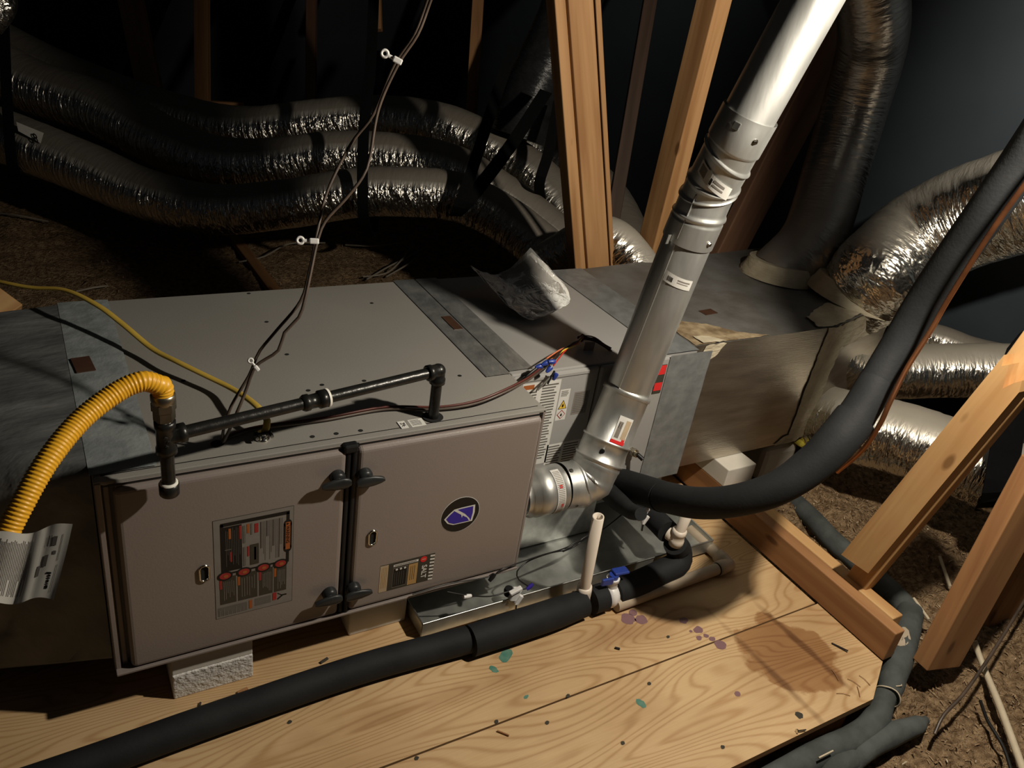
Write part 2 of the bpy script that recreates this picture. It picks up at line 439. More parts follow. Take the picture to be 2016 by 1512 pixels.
class MB:
    """gathers shapes into one mesh; each shape may carry its own material"""
    def __init__(s):
        s.v = []; s.f = []; s.m = []; s.mats = []; s.uv = {}; s.sm = []
    def mi(s, m):
        if m not in s.mats:
            s.mats.append(m)
        return s.mats.index(m)
    def add(s, vs, fs, m, smooth=False, uvs=None):
        b = len(s.v); k = s.mi(m)
        s.v += [tuple(p) for p in vs]
        for i, f in enumerate(fs):
            if uvs:
                s.uv[len(s.f)] = uvs[i]
            s.f.append([b + j for j in f]); s.m.append(k); s.sm.append(smooth)
        return s
    def box(s, c, d, m, R=None, bev=0.0, seg=2):
        bm = bmesh.new()
        bmesh.ops.create_cube(bm, size=1.0)
        for v in bm.verts:
            v.co = V((v.co.x * d[0], v.co.y * d[1], v.co.z * d[2]))
        if bev:
            bmesh.ops.bevel(bm, geom=bm.edges[:], offset=bev, segments=seg, profile=0.5, affect='EDGES', clamp_overlap=True)
        R = R or Matrix.Identity(3)
        vs = [R @ v.co + V(c) for v in bm.verts]
        fs = [[v.index for v in f.verts] for f in bm.faces]
        bm.free()
        return s.add(vs, fs, m)
    def bb(s, lo, hi, m, bev=0.0, seg=2):
        lo = V(lo); hi = V(hi)
        return s.box((lo + hi) / 2, hi - lo, m, None, bev, seg)
    def rings(s, rings, m, closed=True, cap=True, smooth=True, uv=None):
        n = len(rings[0]); vs = [p for r in rings for p in r]; fs = []; uvs = [] if uv else None
        for i in range(len(rings) - 1):
            for j in range(n if closed else n - 1):
                k = (j + 1) % n
                fs.append([i * n + j, i * n + k, (i + 1) * n + k, (i + 1) * n + j])
                if uv:
                    ua, ub = uv[0][j], uv[0][j + 1]
                    uvs.append([(ua, uv[1][i]), (ub, uv[1][i]), (ub, uv[1][i + 1]), (ua, uv[1][i + 1])])
        s.add(vs, fs, m, smooth, uvs)
        if cap and closed:
            s.add(rings[0], [list(range(n))[::-1]], m)
            s.add(rings[-1], [list(range(n))], m)
        return s
    def cyl(s, a, b, r, m, r2=None, n=24, cap=True, smooth=True):
        a = V(a); b = V(b); F = frame_from(b - a)
        r2 = r if r2 is None else r2
        R = []
        for p, q in ((a, r), (b, r2)):
            R.append([p + F @ V((q * math.cos(t), q * math.sin(t), 0)) for t in [2 * math.pi * i / n for i in range(n)]])
        return s.rings(R, m, cap=cap, smooth=smooth)
    def lathe(s, a, axis, prof, m, n=28, cap=True):
        """prof: list of (distance along axis, radius)"""
        a = V(a); F = frame_from(axis); R = []
        for h, q in prof:
            R.append([a + F @ V((q * math.cos(t), q * math.sin(t), h)) for t in [2 * math.pi * i / n for i in range(n)]])
        return s.rings(R, m, cap=cap)
    def hexnut(s, a, b, r, m):
        return s.cyl(a, b, r, m, n=6, smooth=False)
    def ball(s, c, r, m, n=14, sq=(1, 1, 1)):
        R = []
        for i in range(1, n // 2):
            th = math.pi * i / (n // 2)
            R.append([V(c) + V((r * sq[0] * math.sin(th) * math.cos(t), r * sq[1] * math.sin(th) * math.sin(t), r * sq[2] * math.cos(th))) for t in [2 * math.pi * j / n for j in range(n)]])
        return s.rings(R, m)
    def tube(s, pts, r, m, n=12, step=0.01, spline=True, mod=None, cap=True, uv=False, flat=None, up=None):
        P, rad = path(pts, r, step, spline)
        R, L = sweep(P, rad, n, mod, flat, up)
        U = None
        if uv:
            rm = sum(rad) / len(rad)
            U = ([2 * math.pi * rm * j / n for j in range(n + 1)], L)
        return s.rings(R, m, cap=cap, uv=U)
    def quad(s, a, b, c, d, m):
        return s.add([a, b, c, d], [[0, 1, 2, 3]], m)
    def poly(s, pts, m):
        return s.add(pts, [list(range(len(pts)))], m)
    def prism(s, pts, off, m):
        n = len(pts); q = [V(p) + V(off) for p in pts]
        fs = [list(range(n))[::-1], [n + i for i in range(n)]] + [[i, (i + 1) % n, n + (i + 1) % n, n + i] for i in range(n)]
        return s.add(list(pts) + q, fs, m)
    def disc(s, c, nrm, r, m, n=20, x=None, rx=1.0):
        F = frame_from(nrm, x)
        return s.poly([V(c) + F @ V((r * rx * math.cos(t), r * math.sin(t), 0)) for t in [2 * math.pi * i / n for i in range(n)]], m)
    def text(s, txt, size, org, ex, ey, m, bold=0.0):
        cu = bpy.data.curves.new('lettering', 'FONT')
        cu.body = txt; cu.size = size; cu.align_x = 'CENTER'; cu.align_y = 'CENTER'; cu.offset = bold
        cu.resolution_u = 3
        ob = bpy.data.objects.new('lettering', cu)
        COL.objects.link(ob)
        me = bpy.data.meshes.new_from_object(ob)
        ex = V(ex).normalized(); ey = V(ey).normalized()
        s.add([V(org) + ex * v.co.x + ey * v.co.y for v in me.vertices], [list(p.vertices) for p in me.polygons], m)
        bpy.data.objects.remove(ob); bpy.data.curves.remove(cu); bpy.data.meshes.remove(me)
        return s
    def obj(s, name, parent=None, bev=0.0, angle=0.6, **props):
        me = bpy.data.meshes.new(name)
        me.from_pydata([tuple(v) for v in s.v], [], s.f)
        for k in s.mats:
            me.materials.append(M[k])
        me.polygons.foreach_set('material_index', s.m)
        me.polygons.foreach_set('use_smooth', s.sm)
        if s.uv:
            ul = me.uv_layers.new(name='UVMap')
            for p in me.polygons:
                if p.index in s.uv:
                    for k, li in enumerate(p.loop_indices):
                        ul.data[li].uv = s.uv[p.index][k]
        me.update()
        bm = bmesh.new(); bm.from_mesh(me)
        bmesh.ops.recalc_face_normals(bm, faces=bm.faces[:])
        bm.to_mesh(me); bm.free()
        o = bpy.data.objects.new(name, me)
        COL.objects.link(o)
        if parent is not None:
            o.parent = parent
            o.matrix_parent_inverse = Matrix.Translation(-world_loc(parent))
        for k, v in props.items():
            o[k] = v
        return o

def world_loc(o):
    """every parent here is an Empty moved without turning, or an unmoved mesh"""
    return V(o.location) if o.type == 'EMPTY' else V((0, 0, 0))

def catmull(P, step):
    P = [V(p) for p in P]
    if len(P) < 3:
        n = max(2, int((P[1] - P[0]).length / step))
        return [P[0].lerp(P[1], i / n) for i in range(n + 1)], [i / n for i in range(n + 1)]
    E = [P[0] * 2 - P[1]] + P + [P[-1] * 2 - P[-2]]
    out = []; par = []
    for i in range(1, len(E) - 2):
        a, b, c, d = E[i - 1:i + 3]
        n = max(2, int((c - b).length / step))
        for k in range(n):
            t = k / n
            out.append(0.5 * ((2 * b) + (c - a) * t + (2 * a - 5 * b + 4 * c - d) * t * t + (3 * b - a - 3 * c + d) * t ** 3))
            par.append(i - 1 + t)
    out.append(P[-1]); par.append(len(P) - 1)
    return out, par

def path(pts, r, step, spline=True):
    if spline:
        Q, par = catmull(pts, step)
    else:
        Q = [V(p) for p in pts]; par = list(range(len(Q)))
    if len(pts) == 2 and spline:
        pass
    if isinstance(r, (int, float)):
        rad = [r] * len(Q)
    else:
        rad = []
        for t in par:
            i = min(int(t), len(r) - 2)
            u = t - i
            u = u * u * (3 - 2 * u)
            rad.append(r[i] * (1 - u) + r[i + 1] * u)
    return Q, rad

def sweep(P, rad, n, mod=None, flat=None, up=None):
    T = []
    for i in range(len(P)):
        a = P[max(i - 1, 0)]; b = P[min(i + 1, len(P) - 1)]
        T.append((b - a).normalized())
    x = frame_from(T[0], up).col[0].copy()
    R = []; L = []; s = 0.0
    for i, p in enumerate(P):
        if i:
            s += (P[i] - P[i - 1]).length
        t = T[i]
        x = (x - t * x.dot(t)).normalized()
        y = t.cross(x)
        ring = []
        for j in range(n):
            th = 2 * math.pi * j / n
            q = rad[i]
            if mod:
                q = q * mod(s, th)
            cx, cy = math.cos(th), math.sin(th)
            if flat:
                cx *= flat[0]; cy *= flat[1]
            ring.append(p + x * (q * cx) + y * (q * cy))
        R.append(ring); L.append(s)
    return R, L

def thing(name, label, cat, loc=(0, 0, 0), group=None):
    o = bpy.data.objects.new(name, None)
    o.empty_display_size = 0.05
    COL.objects.link(o)
    o.location = loc
    o['label'] = label; o['category'] = cat
    if group:
        o['group'] = group
    return o

def tag(o, label, cat, group=None):
    o['label'] = label; o['category'] = cat
    if group:
        o['group'] = group
    return o

def ribbon(mb, pts, wdir, w, th, m, step=0.02, spline=True):
    P, _ = path(pts, 1.0, step, spline)
    R = []
    for i, p in enumerate(P):
        t = (P[min(i + 1, len(P) - 1)] - P[max(i - 1, 0)]).normalized()
        d = V(wdir); d = (d - t * d.dot(t)).normalized()
        nn = t.cross(d)
        R.append([p + d * w / 2 + nn * th / 2, p - d * w / 2 + nn * th / 2, p - d * w / 2 - nn * th / 2, p + d * w / 2 - nn * th / 2])
    return mb.rings(R, m, smooth=False)

def board(name, p0, p1, w, t, face, m, label, cat='lumber', group=None, kind=None, splinter=0.0):
    """sawn board: local Z runs along it, `face` is the direction its wide side of width w looks to"""
    p0 = V(p0); p1 = V(p1); L = (p1 - p0).length
    z = (p1 - p0) / L
    y = V(face); y = (y - z * y.dot(z)).normalized()
    x = y.cross(z)
    b = MB()
    b.box((0, 0, L / 2), (w, t, L), m, bev=0.003, seg=2)
    if splinter:
        for i in range(7):
            u = -w / 2 + w * (i + 0.5) / 7
            h = splinter * random.uniform(0.3, 1.0)
            b.add([(u - w / 14, -t / 2, L - 0.002), (u + w / 14, -t / 2, L - 0.002), (u + w / 14, t / 2, L - 0.002), (u - w / 14, t / 2, L - 0.002), (u, 0, L + h)],
                  [[0, 1, 4], [1, 2, 4], [2, 3, 4], [3, 0, 4]], m)
    o = b.obj(name)
    R = Matrix((x, y, z)).transposed().to_4x4()
    R.translation = p0
    o.matrix_world = R
    if label:
        tag(o, label, cat, group)
    if kind:
        o['kind'] = kind
    return o

def plank(name, quad, depth, m, label, cat='lumber', group=None, cut=0.0):
    """sawn board given by its four front corners (foot left, foot right, head right, head left) and a depth vector"""
    q = [V(p) for p in quad]
    z = ((q[3] + q[2]) - (q[0] + q[1])).normalized()
    x = q[1] - q[0]; x = (x - z * x.dot(z)).normalized()
    F = Matrix((x, z.cross(x), z)).transposed(); Fi = F.transposed()
    lo = [Fi @ (p - q[0]) for p in q]; d = Fi @ V(depth)
    if cut:
        n = 7; head = []
        for i in range(n + 1):
            p = lo[2].lerp(lo[3], i / n)
            head.append(p + V((0, 0, cut * (0.1, 0.7, 0.2, -0.5, 0.1, 0.75, 0.35, 0.9)[i])))
        lo = lo[:2] + head
    n = len(lo); b = MB(); bk = [p + d for p in lo]
    b.add(lo + bk, [list(range(n))[::-1], [n + i for i in range(n)]] + [[i, (i + 1) % n, n + (i + 1) % n, n + i] for i in range(n)], m)
    o = b.obj(name)
    if not cut:
        bm = bmesh.new(); bm.from_mesh(o.data)
        bmesh.ops.bevel(bm, geom=bm.edges[:], offset=0.003, segments=2, profile=0.5, affect='EDGES', clamp_overlap=True)
        bm.to_mesh(o.data); bm.free()
    R = F.to_4x4(); R.translation = q[0]
    o.matrix_world = R
    return tag(o, label, cat, group)

# ------------------------------------------------------------------ the setting: roof, insulation, platform
roof = MB()
def slab(a, b, c, d, off):
    roof.prism([V(a), V(b), V(c), V(d)], off, 'roof')
slab((-3.5, 5.6, -0.6), (3.7, 5.6, -0.6), (3.7, 1.6, 3.4), (-3.5, 1.6, 3.4), (0, 0.05, 0.05))
roof.obj('ceiling', kind='structure')
roof = MB()
roof.prism([V(p) for p in ((3.25, -2.5, -0.3), (3.25, 5.0, -0.3), (2.05, 5.0, 2.7), (2.05, -2.5, 2.7))], (0.05, 0, 0.03), 'roof_glow')
roof.obj('ceiling', kind='structure')

def ground_h(x, y):
    h = -0.205
    h += 0.030 * noise.noise(V((x * 2.3, y * 2.3, 0.3)))
    h += 0.024 * noise.noise(V((x * 9, y * 9, 1.7)))
    h += 0.015 * noise.noise(V((x * 28, y * 28, 4.1)))
    h += 0.006 * noise.noise(V((x * 75, y * 75, 2.2)))
    # lower next to the platform, heaped a little beyond the truss
    if y < 0.3 and x > 1.7:
        h += 0.05 * min(1, (x - 1.7) / 0.4)
    return h
def grid(x0, x1, y0, y1, st, drop=0.0):
    nx = int((x1 - x0) / st) + 1; ny = int((y1 - y0) / st) + 1
    vs = []
    for j in range(ny):
        for i in range(nx):
            x = x0 + (x1 - x0) * i / (nx - 1); y = y0 + (y1 - y0) * j / (ny - 1)
            h = ground_h(x, y)
            vs.append((x, y, h - drop))
    fs = [[j * nx + i, j * nx + i + 1, (j + 1) * nx + i + 1, (j + 1) * nx + i] for j in range(ny - 1) for i in range(nx - 1)]
    return vs, fs
gm = MB()
gm.add(*grid(0.9, 3.0, -1.25, 0.75, 0.0085), 'insul', True)
gm.add(*grid(-1.6, 3.16, 0.74, 5.0, 0.03), 'insul', True)
gm.add(*grid(2.98, 3.16, -2.2, 0.78, 0.04), 'insul', True)
gm.add(*grid(-1.6, 0.92, -2.2, 0.78, 0.06, 0.02), 'insul', True)
gm.add(*grid(0.9, 3.0, -2.2, -1.24, 0.04), 'insul', True)
ground = gm.obj('floor_insulation')
ground['kind'] = 'stuff'
ground['label'] = 'brown loose fill insulation covering the attic floor'
ground['category'] = 'insulation'

sh = MB()
for i in range(9000):
    far = i >= 7400
    if far:
        x = random.uniform(0.2, 2.6); y = random.uniform(1.6, 3.2)
    else:
        x = random.uniform(1.15, 2.75); y = random.uniform(-1.15, 0.5)
        if x < 1.72 and y > -0.6:
            continue
    z = ground_h(x, y) + random.uniform(0.0, 0.008)
    a = random.uniform(0, math.pi * 2); ln = random.uniform(0.004, 0.016) * (1.5 if far else 1); w = random.uniform(0.0008, 0.0022)
    d = V((math.cos(a), math.sin(a), random.uniform(-0.3, 0.7))).normalized(); q = V((-math.sin(a), math.cos(a), 0))
    p = V((x, y, z))
    k = V((0, 0, random.uniform(0, 0.004)))
    sh.add([p - q * w, p + q * w, p + d * ln * 0.5 + q * w + k, p + d * ln * 0.5 - q * w + k, p + d * ln + q * w * 0.3, p + d * ln - q * w * 0.3],
           [[0, 1, 2, 3], [3, 2, 4, 5]], 'straw' if random.random() < 0.05 else 'shred')
so = sh.obj('insulation_shreds')
so['kind'] = 'stuff'
so['label'] = 'loose brown fibre shreds lying on the attic insulation'
so['category'] = 'insulation'

ZF = -0.11          # top of the plywood
plat = thing('floor', 'plywood work platform under the furnace', 'platform', (0.7, 0, ZF))
plat['kind'] = 'structure'
def sheet(poly, name='plywood_sheet'):
    b = MB()
    top = [V((x, y, ZF)) for x, y in poly]
    n = len(top); lo = [p - V((0, 0, 0.0175)) for p in top]
    b.add(top, [list(range(n))], 'ply'); b.add(lo, [list(range(n))[::-1]], 'ply')
    for i in range(n):
        k = (i + 1) % n
        b.add([top[i], top[k], lo[k], lo[i]], [[0, 1, 2, 3]], 'ply_edge')
    return b.obj(name, plat)
sheet([(-1.6, -0.3135), (1.626, -0.2945), (1.626, 1.2), (-1.6, 1.2)])
sheet([(-1.6, -0.592), (1.51, -0.578), (1.632, -0.508), (1.632, -0.2985), (-1.6, -0.3185)])
for y in (-0.535, 0.02, 0.6):
    b = MB(); b.bb((-1.6, y - 0.02, ZF - 0.11), (1.60 if y > -0.5 else 1.48, y + 0.02, ZF - 0.0176), 'wood_dk'); b.obj('sleeper', plat)
# marks on the plywood: primer drips, glue, nail heads, knot plugs
def blot(x, y, r, m, name, asp=1.0, ang=0.0, seed=0, h=0.0004):
    b = MB(); pts = []
    for i in range(18):
        t = 2 * math.pi * i / 18
        q = r * (1 + 0.28 * noise.noise(V((math.cos(t) * 1.7, math.sin(t) * 1.7, seed))))
        px, py = q * math.cos(t) * asp, q * math.sin(t)
        pts.append(V((x + px * math.cos(ang) - py * math.sin(ang), y + px * math.sin(ang) + py * math.cos(ang), ZF + h)))
    b.poly(pts, m)
    return b.obj(name, plat)
for i, (p, r) in enumerate([((1.1107, -0.1575, -0.1100), 0.017), ((1.1391, -0.1719, -0.1100), 0.014), ((1.1343, -0.1447, -0.1100), 0.010), ((1.2407, -0.2143, -0.1100), 0.010),
                            ((1.2560, -0.2525, -0.1100), 0.011), ((1.2391, -0.2741, -0.1100), 0.007), ((1.2608, -0.2755, -0.1100), 0.006), ((1.2745, -0.3119, -0.1100), 0.013),
                            ((1.2686, -0.2890, -0.1100), 0.007), ((1.2106, -0.4409, -0.1100), 0.007), ((1.2341, -0.2494, -0.1100), 0.004)]):
    blot(p[0], p[1], r, 'purple', 'primer_spot', 1.2, 0.2, i * 3.1)
for i, (p, r, a) in enumerate([((0.7717, -0.1480, -0.1100), 0.013, 0.7), ((0.7268, -0.1736, -0.1100), 0.007, 2.0), ((0.7682, -0.0341, -0.1100), 0.008, 0.2), ((0.9841, -0.3767, -0.1100), 0.008, 1.6), ((0.7572, -0.2656, -0.1100), 0.004, 0.4)]):
    blot(p[0], p[1], r, 'teal', 'glue_spot', 1.7, a, 20 + i)
for i, p in enumerate([(0.4835, -0.3108, -0.1100), (0.6675, -0.2965, -0.1100), (0.7650, -0.3395, -0.1100), (0.8436, -0.2978, -0.1100), (0.8862, -0.4431, -0.1100), (1.0804, -0.5353, -0.1100), (1.0351, -0.3397, -0.1100), (1.1674, -0.2428, -0.1100), (0.2857, -0.1397, -0.1100)]):
    blot(p[0], p[1], 0.0042, 'lab_panel', 'nail_hole', 1.3, 0.4, 40 + i)
b_ = (1.3032, -0.5410, -0.1100)
blot(b_[0], b_[1], 0.009, 'lab_panel', 'knot', 1.0, 0.4, 61)

# joist along the right edge of the platform
board('joist', (1.648, -0.508, -0.062), (1.648, 1.5, -0.062), 0.09, 0.036, (1, 0, 0), 'wood_dk', 'aged lumber joist along the right edge of the plywood platform', 'lumber')
board('cleat', (1.688, -0.47, -0.052), (1.688, 0.9, -0.052), 0.07, 0.040, (1, 0, 0), 'wood', 'splintered cleat lumber nailed behind the joist at the platform edge', 'lumber')

# ------------------------------------------------------------------ trusses
# triple post behind the coil cabinet
PY3 = 0.80
plank('truss_web', [(1.5618, 0.8000, 0.0909), (1.6059, 0.8000, 0.0858), (1.2582, 0.8000, 1.2070), (1.2240, 0.8000, 1.2035)], (0, 0.05, 0), 'wood_mid', 'left board of the three-ply post behind the plastic bag', 'lumber', 'three-ply post boards')
plank('truss_web', [(1.6033, 0.7860, 0.0932), (1.6934, 0.7860, 0.0828), (1.3363, 0.7860, 1.2167), (1.2570, 0.7860, 1.2084)], (0, 0.07, 0), 'wood_mid', 'middle widest board of the three-ply post behind the plastic bag', 'lumber', 'three-ply post boards')
plank('truss_web', [(1.7081, 0.7950, 0.0765), (1.7243, 0.7950, 0.0746), (1.3669, 0.7950, 1.2188), (1.3490, 0.7950, 1.2170)], (0, 0.06, 0), 'wood_mid', 'thin right board of the three-ply post behind the plastic bag', 'lumber', 'three-ply post boards')
# webs of the truss in the plane of the joist
plank('truss_web', [(1.7692, 0.8000, 0.3224), (1.8333, 0.8000, 0.3180), (1.7203, 0.6600, 1.2704), (1.6642, 0.6600, 1.2646)], (0.0, 0.085, 0.01), 'wood_mid', 'leaning lumber web left of the silver vent pipe', 'lumber')
plank('truss_web', [(2.0479, 0.8300, 0.2096), (2.1833, 0.8300, 0.1983), (2.5504, 0.8300, 1.3374), (2.3705, 0.8300, 1.3188)], (0, 0.04, 0), 'wood_red', 'reddish lumber web leaning right behind the silver vent pipe', 'lumber')
plank('truss_web', [(1.6450, -0.2970, 0.0516), (1.6450, -0.3793, 0.0590), (1.6450, -0.5034, 0.6417), (1.6450, -0.4390, 0.6695)], (0.036, 0, 0), 'wood', 'bright lumber brace with splintered top standing on the joist', 'lumber', cut=0.035)
plank('truss_web', [(1.6840, -0.2972, -0.0921), (1.6840, -0.3680, -0.0291), (1.6840, -0.5196, 0.7093), (1.6840, -0.4433, 0.7627)], (0.036, 0, 0), 'wood', 'second lumber ply just behind the splintered brace, its foot on the joist', 'lumber')
board('truss_web', (1.7779, -0.5600, -0.1202), (1.8617, -0.5300, 0.4541), 0.122, 0.045, (-0.15, -1, 0), 'wood_dk', 'dark lumber post at the lower right beside the grey pipe', 'lumber')
board('truss_web', (2.1437, -0.5000, -0.2436), (2.2225, -0.4800, 0.1766), 0.095, 0.04, (-0.15, -1, 0), 'wood_dk', 'short dark lumber scab behind the lower right post', 'lumber')
board('board_end', (-0.1043, 1.1521, 0.2595), (-0.3101, 0.9698, 0.1875), 0.075, 0.04, (0.1, -0.6, 0.8), 'wood', 'tan board end poking in at the left edge under the yellow cable', 'lumber')
# dim studs far behind the ducts
for (u0, u1, w, lab, k) in [
        ((0.6066, 3.5529, 0.2778), (0.5651, 3.9545, 0.8580), 0.13, 'dim leaning stud behind the ducts, leftmost of the far studs', 'wood_dk'),
        ((0.8044, 3.2808, 0.2705), (0.8925, 3.6441, 0.9246), 0.072, 'orange lit upright stud behind the ducts at the left', 'wood_dk'),
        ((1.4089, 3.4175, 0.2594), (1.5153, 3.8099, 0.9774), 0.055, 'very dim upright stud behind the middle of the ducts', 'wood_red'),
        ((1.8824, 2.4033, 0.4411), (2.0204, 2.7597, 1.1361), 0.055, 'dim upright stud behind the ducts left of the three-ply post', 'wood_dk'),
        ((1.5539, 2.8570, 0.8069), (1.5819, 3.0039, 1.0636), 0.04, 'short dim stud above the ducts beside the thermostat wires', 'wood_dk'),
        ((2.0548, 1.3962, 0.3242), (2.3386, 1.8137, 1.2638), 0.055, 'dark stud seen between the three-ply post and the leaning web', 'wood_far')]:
    board('stud', u0, u1, w, 0.04, (-0.5, -0.85, 0), k, lab, 'lumber')
board('ledger', (0.7339, 3.4152, 0.3007), (1.0044, 3.2545, 0.3298), 0.03, 0.05, (0, 0, 1), 'wood_dk', 'dark ledger strip at the foot of the orange lit stud', 'lumber')
board('floor_batten', (0.8320, 2.7351, -0.1850), (0.8515, 2.0446, -0.1850), 0.05, 0.03, (0, 0, 1), 'wood_dk', 'thin wood batten lying on the insulation behind the furnace', 'lumber')

# ------------------------------------------------------------------ furnace
H, L_, D_ = 0.44, 0.86, 0.70
fur = thing('furnace', 'horizontal grey furnace with two taupe doors and black latch knobs', 'furnace', (0.43, 0.35, 0))
b = MB()
b.bb((0, 0.004, 0), (L_, D_, H), 'casing', bev=0.003)
# front flanges around the door opening
b.bb((0.0, -0.010, 0.014), (0.010, 0.004, H - 0.001), 'casing_front', bev=0.002)
b.bb((0.012, -0.003, 0.016), (0.022, 0.006, H - 0.006), 'casing_front', bev=0.002)
b.bb((L_ - 0.008, -0.008, 0.010), (L_ - 0.002, 0.004, H - 0.001), 'casing_front', bev=0.001)
b.bb((0.0, -0.024, 0.0150), (L_ - 0.010, 0.004, 0.0205), 'casing_front', bev=0.0015)
b.bb((0.0, -0.008, H - 0.006), (L_, 0.006, H + 0.0015), 'casing', bev=0.0015)
b.bb((0.012, 0.0100, H - 0.002), (L_ - 0.012, 0.0112, H + 0.0010), 'gasket')  # dark strip painting in the shade of a seam groove
b.bb((0.012, -0.0135, 0.4335), (L_ - 0.014, -0.0125, 0.4362), 'gasket')  # dark line painted for the gap between lip and doors
b.obj('casing', fur)
def door(x0, x1, zt=0.430):
    b = MB()
    b.bb((x0, -0.022, 0.0225), (x1, 0.002, zt), 'door', bev=0.010, seg=4)
    b.bb((x0 + 0.004, -0.012, zt - 0.004), (x1 - 0.004, -0.004, zt + 0.005), 'door', bev=0.0015)
    return b.obj('door', fur)
dl = door(0.026, 0.4185)
dr = door(0.4405, 0.846)
b = MB()
b.bb((0.4195, -0.018, 0.014), (0.4285, 0.004, 0.433), 'gasket', bev=0.003)
b.bb((0.4305, -0.021, 0.014), (0.4395, 0.004, 0.438), 'gasket', bev=0.003)
b.bb((0.412, -0.024, 0.424), (0.4405, -0.004, 0.441), 'gasket', bev=0.004)
b.obj('gasket_strip', fur, label='black gasket strip between the doors')
def latch(p, dirx, parent):
    x, z = p[0], p[2]
    b = MB()
    b.lathe((x + 0.004 * dirx, -0.022, z), (0, -1, 0), [(0, 0.0150), (0.007, 0.0150), (0.011, 0.0140), (0.015, 0.0115), (0.0165, 0.006)], 'knob', n=20)
    pts = [(-0.030, 0.0035), (-0.024, 0.0075), (-0.008, 0.0115), (0.010, 0.0125), (0.020, 0.0105), (0.025, 0.006)]
    R = []
    for u, w in pts:
        R.append([V((x + u * dirx, -0.036 - 0.0060 + 0.0068 * math.sin(t) * (1 if math.sin(t) > 0 else 0.7), z - 0.005 + w * math.cos(t))) for t in [2 * math.pi * i / 12 for i in range(12)]])
    b.rings(R, 'knob')
    b.cyl((x, -0.022, z), (x, -0.042, z), 0.008, 'knob', n=12)
    return b.obj('latch_knob', parent)
for p, d, par in [((0.3962, -0.0450, 0.3778), 1, dl), ((0.4577, -0.0450, 0.3711), -1, dr), ((0.3922, -0.0450, 0.0908), 1, dl), ((0.4509, -0.0450, 0.0877), -1, dr)]:
    latch(p, d, par)
def sight(p, parent):
    x, z = p[0], p[2]
    b = MB(); R = []
    for ins, y in ((0.0, -0.0215), (0.0, -0.0255), (0.0030, -0.0260), (0.0034, -0.0225)):
        ring = []
        for i in range(24):
            t = 2 * math.pi * i / 24
            q = 0.0100 - ins
            ring.append(V((x + q * math.cos(t), y, z + q * math.sin(t) + (0.0095 if math.sin(t) >= 0 else -0.0095))))
        R.append(ring)
    b.rings(R, 'chrome', cap=False)
    b.poly(R[-1], 'hole')
    return b.obj('sight_glass', parent, label='chrome rimmed sight glass')
sight((0.1592, -0.0220, 0.2154), dl)
sight((0.4810, -0.0220, 0.2097), dr)

# --- big warning label on the left door
def label_frame(x0, x1, z0, z1, y):
    def P(u, v, k=0):
        return V((x0 + (x1 - x0) * u, y - 0.00025 * k, z1 - (z1 - z0) * v))
    return P
def rect(b, P, u0, v0, u1, v1, m, k=1):
    b.quad(P(u0, v0, k), P(u1, v0, k), P(u1, v1, k), P(u0, v1, k), m)
def oval(b, P, u, v, ru, rv, m, k=1, n=20):
    b.poly([P(u + ru * math.cos(2 * math.pi * i / n), v + rv * math.sin(2 * math.pi * i / n), k) for i in range(n)], m)
P = label_frame(0.1765, 0.321, 0.094, 0.3295, -0.0223)
b = MB()
rect(b, P, 0, 0, 1, 1, 'lab_panel', 0)
rect(b, P, 0.006, 0.004, 0.994, 0.996, 'label_dim', 1)
# dark rounded frame
rect(b, P, 0.09, 0.040, 0.945, 0.074, 'lab_dark', 2)
rect(b, P, 0.905, 0.05, 0.945, 0.56, 'lab_dark', 2)
rect(b, P, 0.085, 0.05, 0.125, 0.58, 'lab_dark', 2)
rect(b, P, 0.10, 0.535, 0.92, 0.552, 'lab_dark', 2)
oval(b, P, 0.925, 0.165, 0.052, 0.04, 'lab_dark', 3); oval(b, P, 0.925, 0.415, 0.052, 0.04, 'lab_dark', 3)
rect(b, P, 0.873, 0.165, 0.977, 0.415, 'lab_dark', 3)
rect(b, P, 0.895, 0.15, 0.955, 0.425, 'lab_orange', 4)
b.text('WARNING', 0.0085, P(0.922, 0.275, 5), (0, 0, -1), (1, 0, 0), 'lab_dark', 0.0002)
b.poly([P(0.908, 0.155, 5), P(0.942, 0.165, 5), P(0.908, 0.178, 5)], 'lab_dark')
# dark wiring block with orange bits
rect(b, P, 0.125, 0.08, 0.345, 0.52, 'lab_dark', 2)
for i in range(9):
    u = 0.15 + i * 0.021
    rect(b, P, u, 0.09 + 0.05 * random.random(), u + 0.004, 0.35 + 0.15 * random.random(), 'lab_grey', 3)
for u, v0, v1, w, m in [(0.185, 0.1, 0.2, 0.03, 'lab_orange'), (0.315, 0.09, 0.22, 0.025, 'lab_red'), (0.20, 0.33, 0.43, 0.02, 'lab_red'), (0.135, 0.30, 0.305, 0.08, 'lab_line')]:
    rect(b, P, u, v0, u + w, v1, m, 4)
# middle column
for u, v0, v1, w, m in [(0.36, 0.1, 0.27, 0.03, 'lab_grey'), (0.41, 0.09, 0.18, 0.03, 'lab_orange'), (0.455, 0.09, 0.20, 0.02, 'lab_grey'), (0.505, 0.10, 0.19, 0.045, 'lab_red'),
                        (0.36, 0.31, 0.50, 0.03, 'lab_grey'), (0.41, 0.31, 0.41, 0.025, 'lab_red'), (0.445, 0.30, 0.505, 0.11, 'lab_panel'), (0.495, 0.33, 0.46, 0.025, 'lab_orange')]:
    rect(b, P, u, v0, u + w, v1, m, 3)
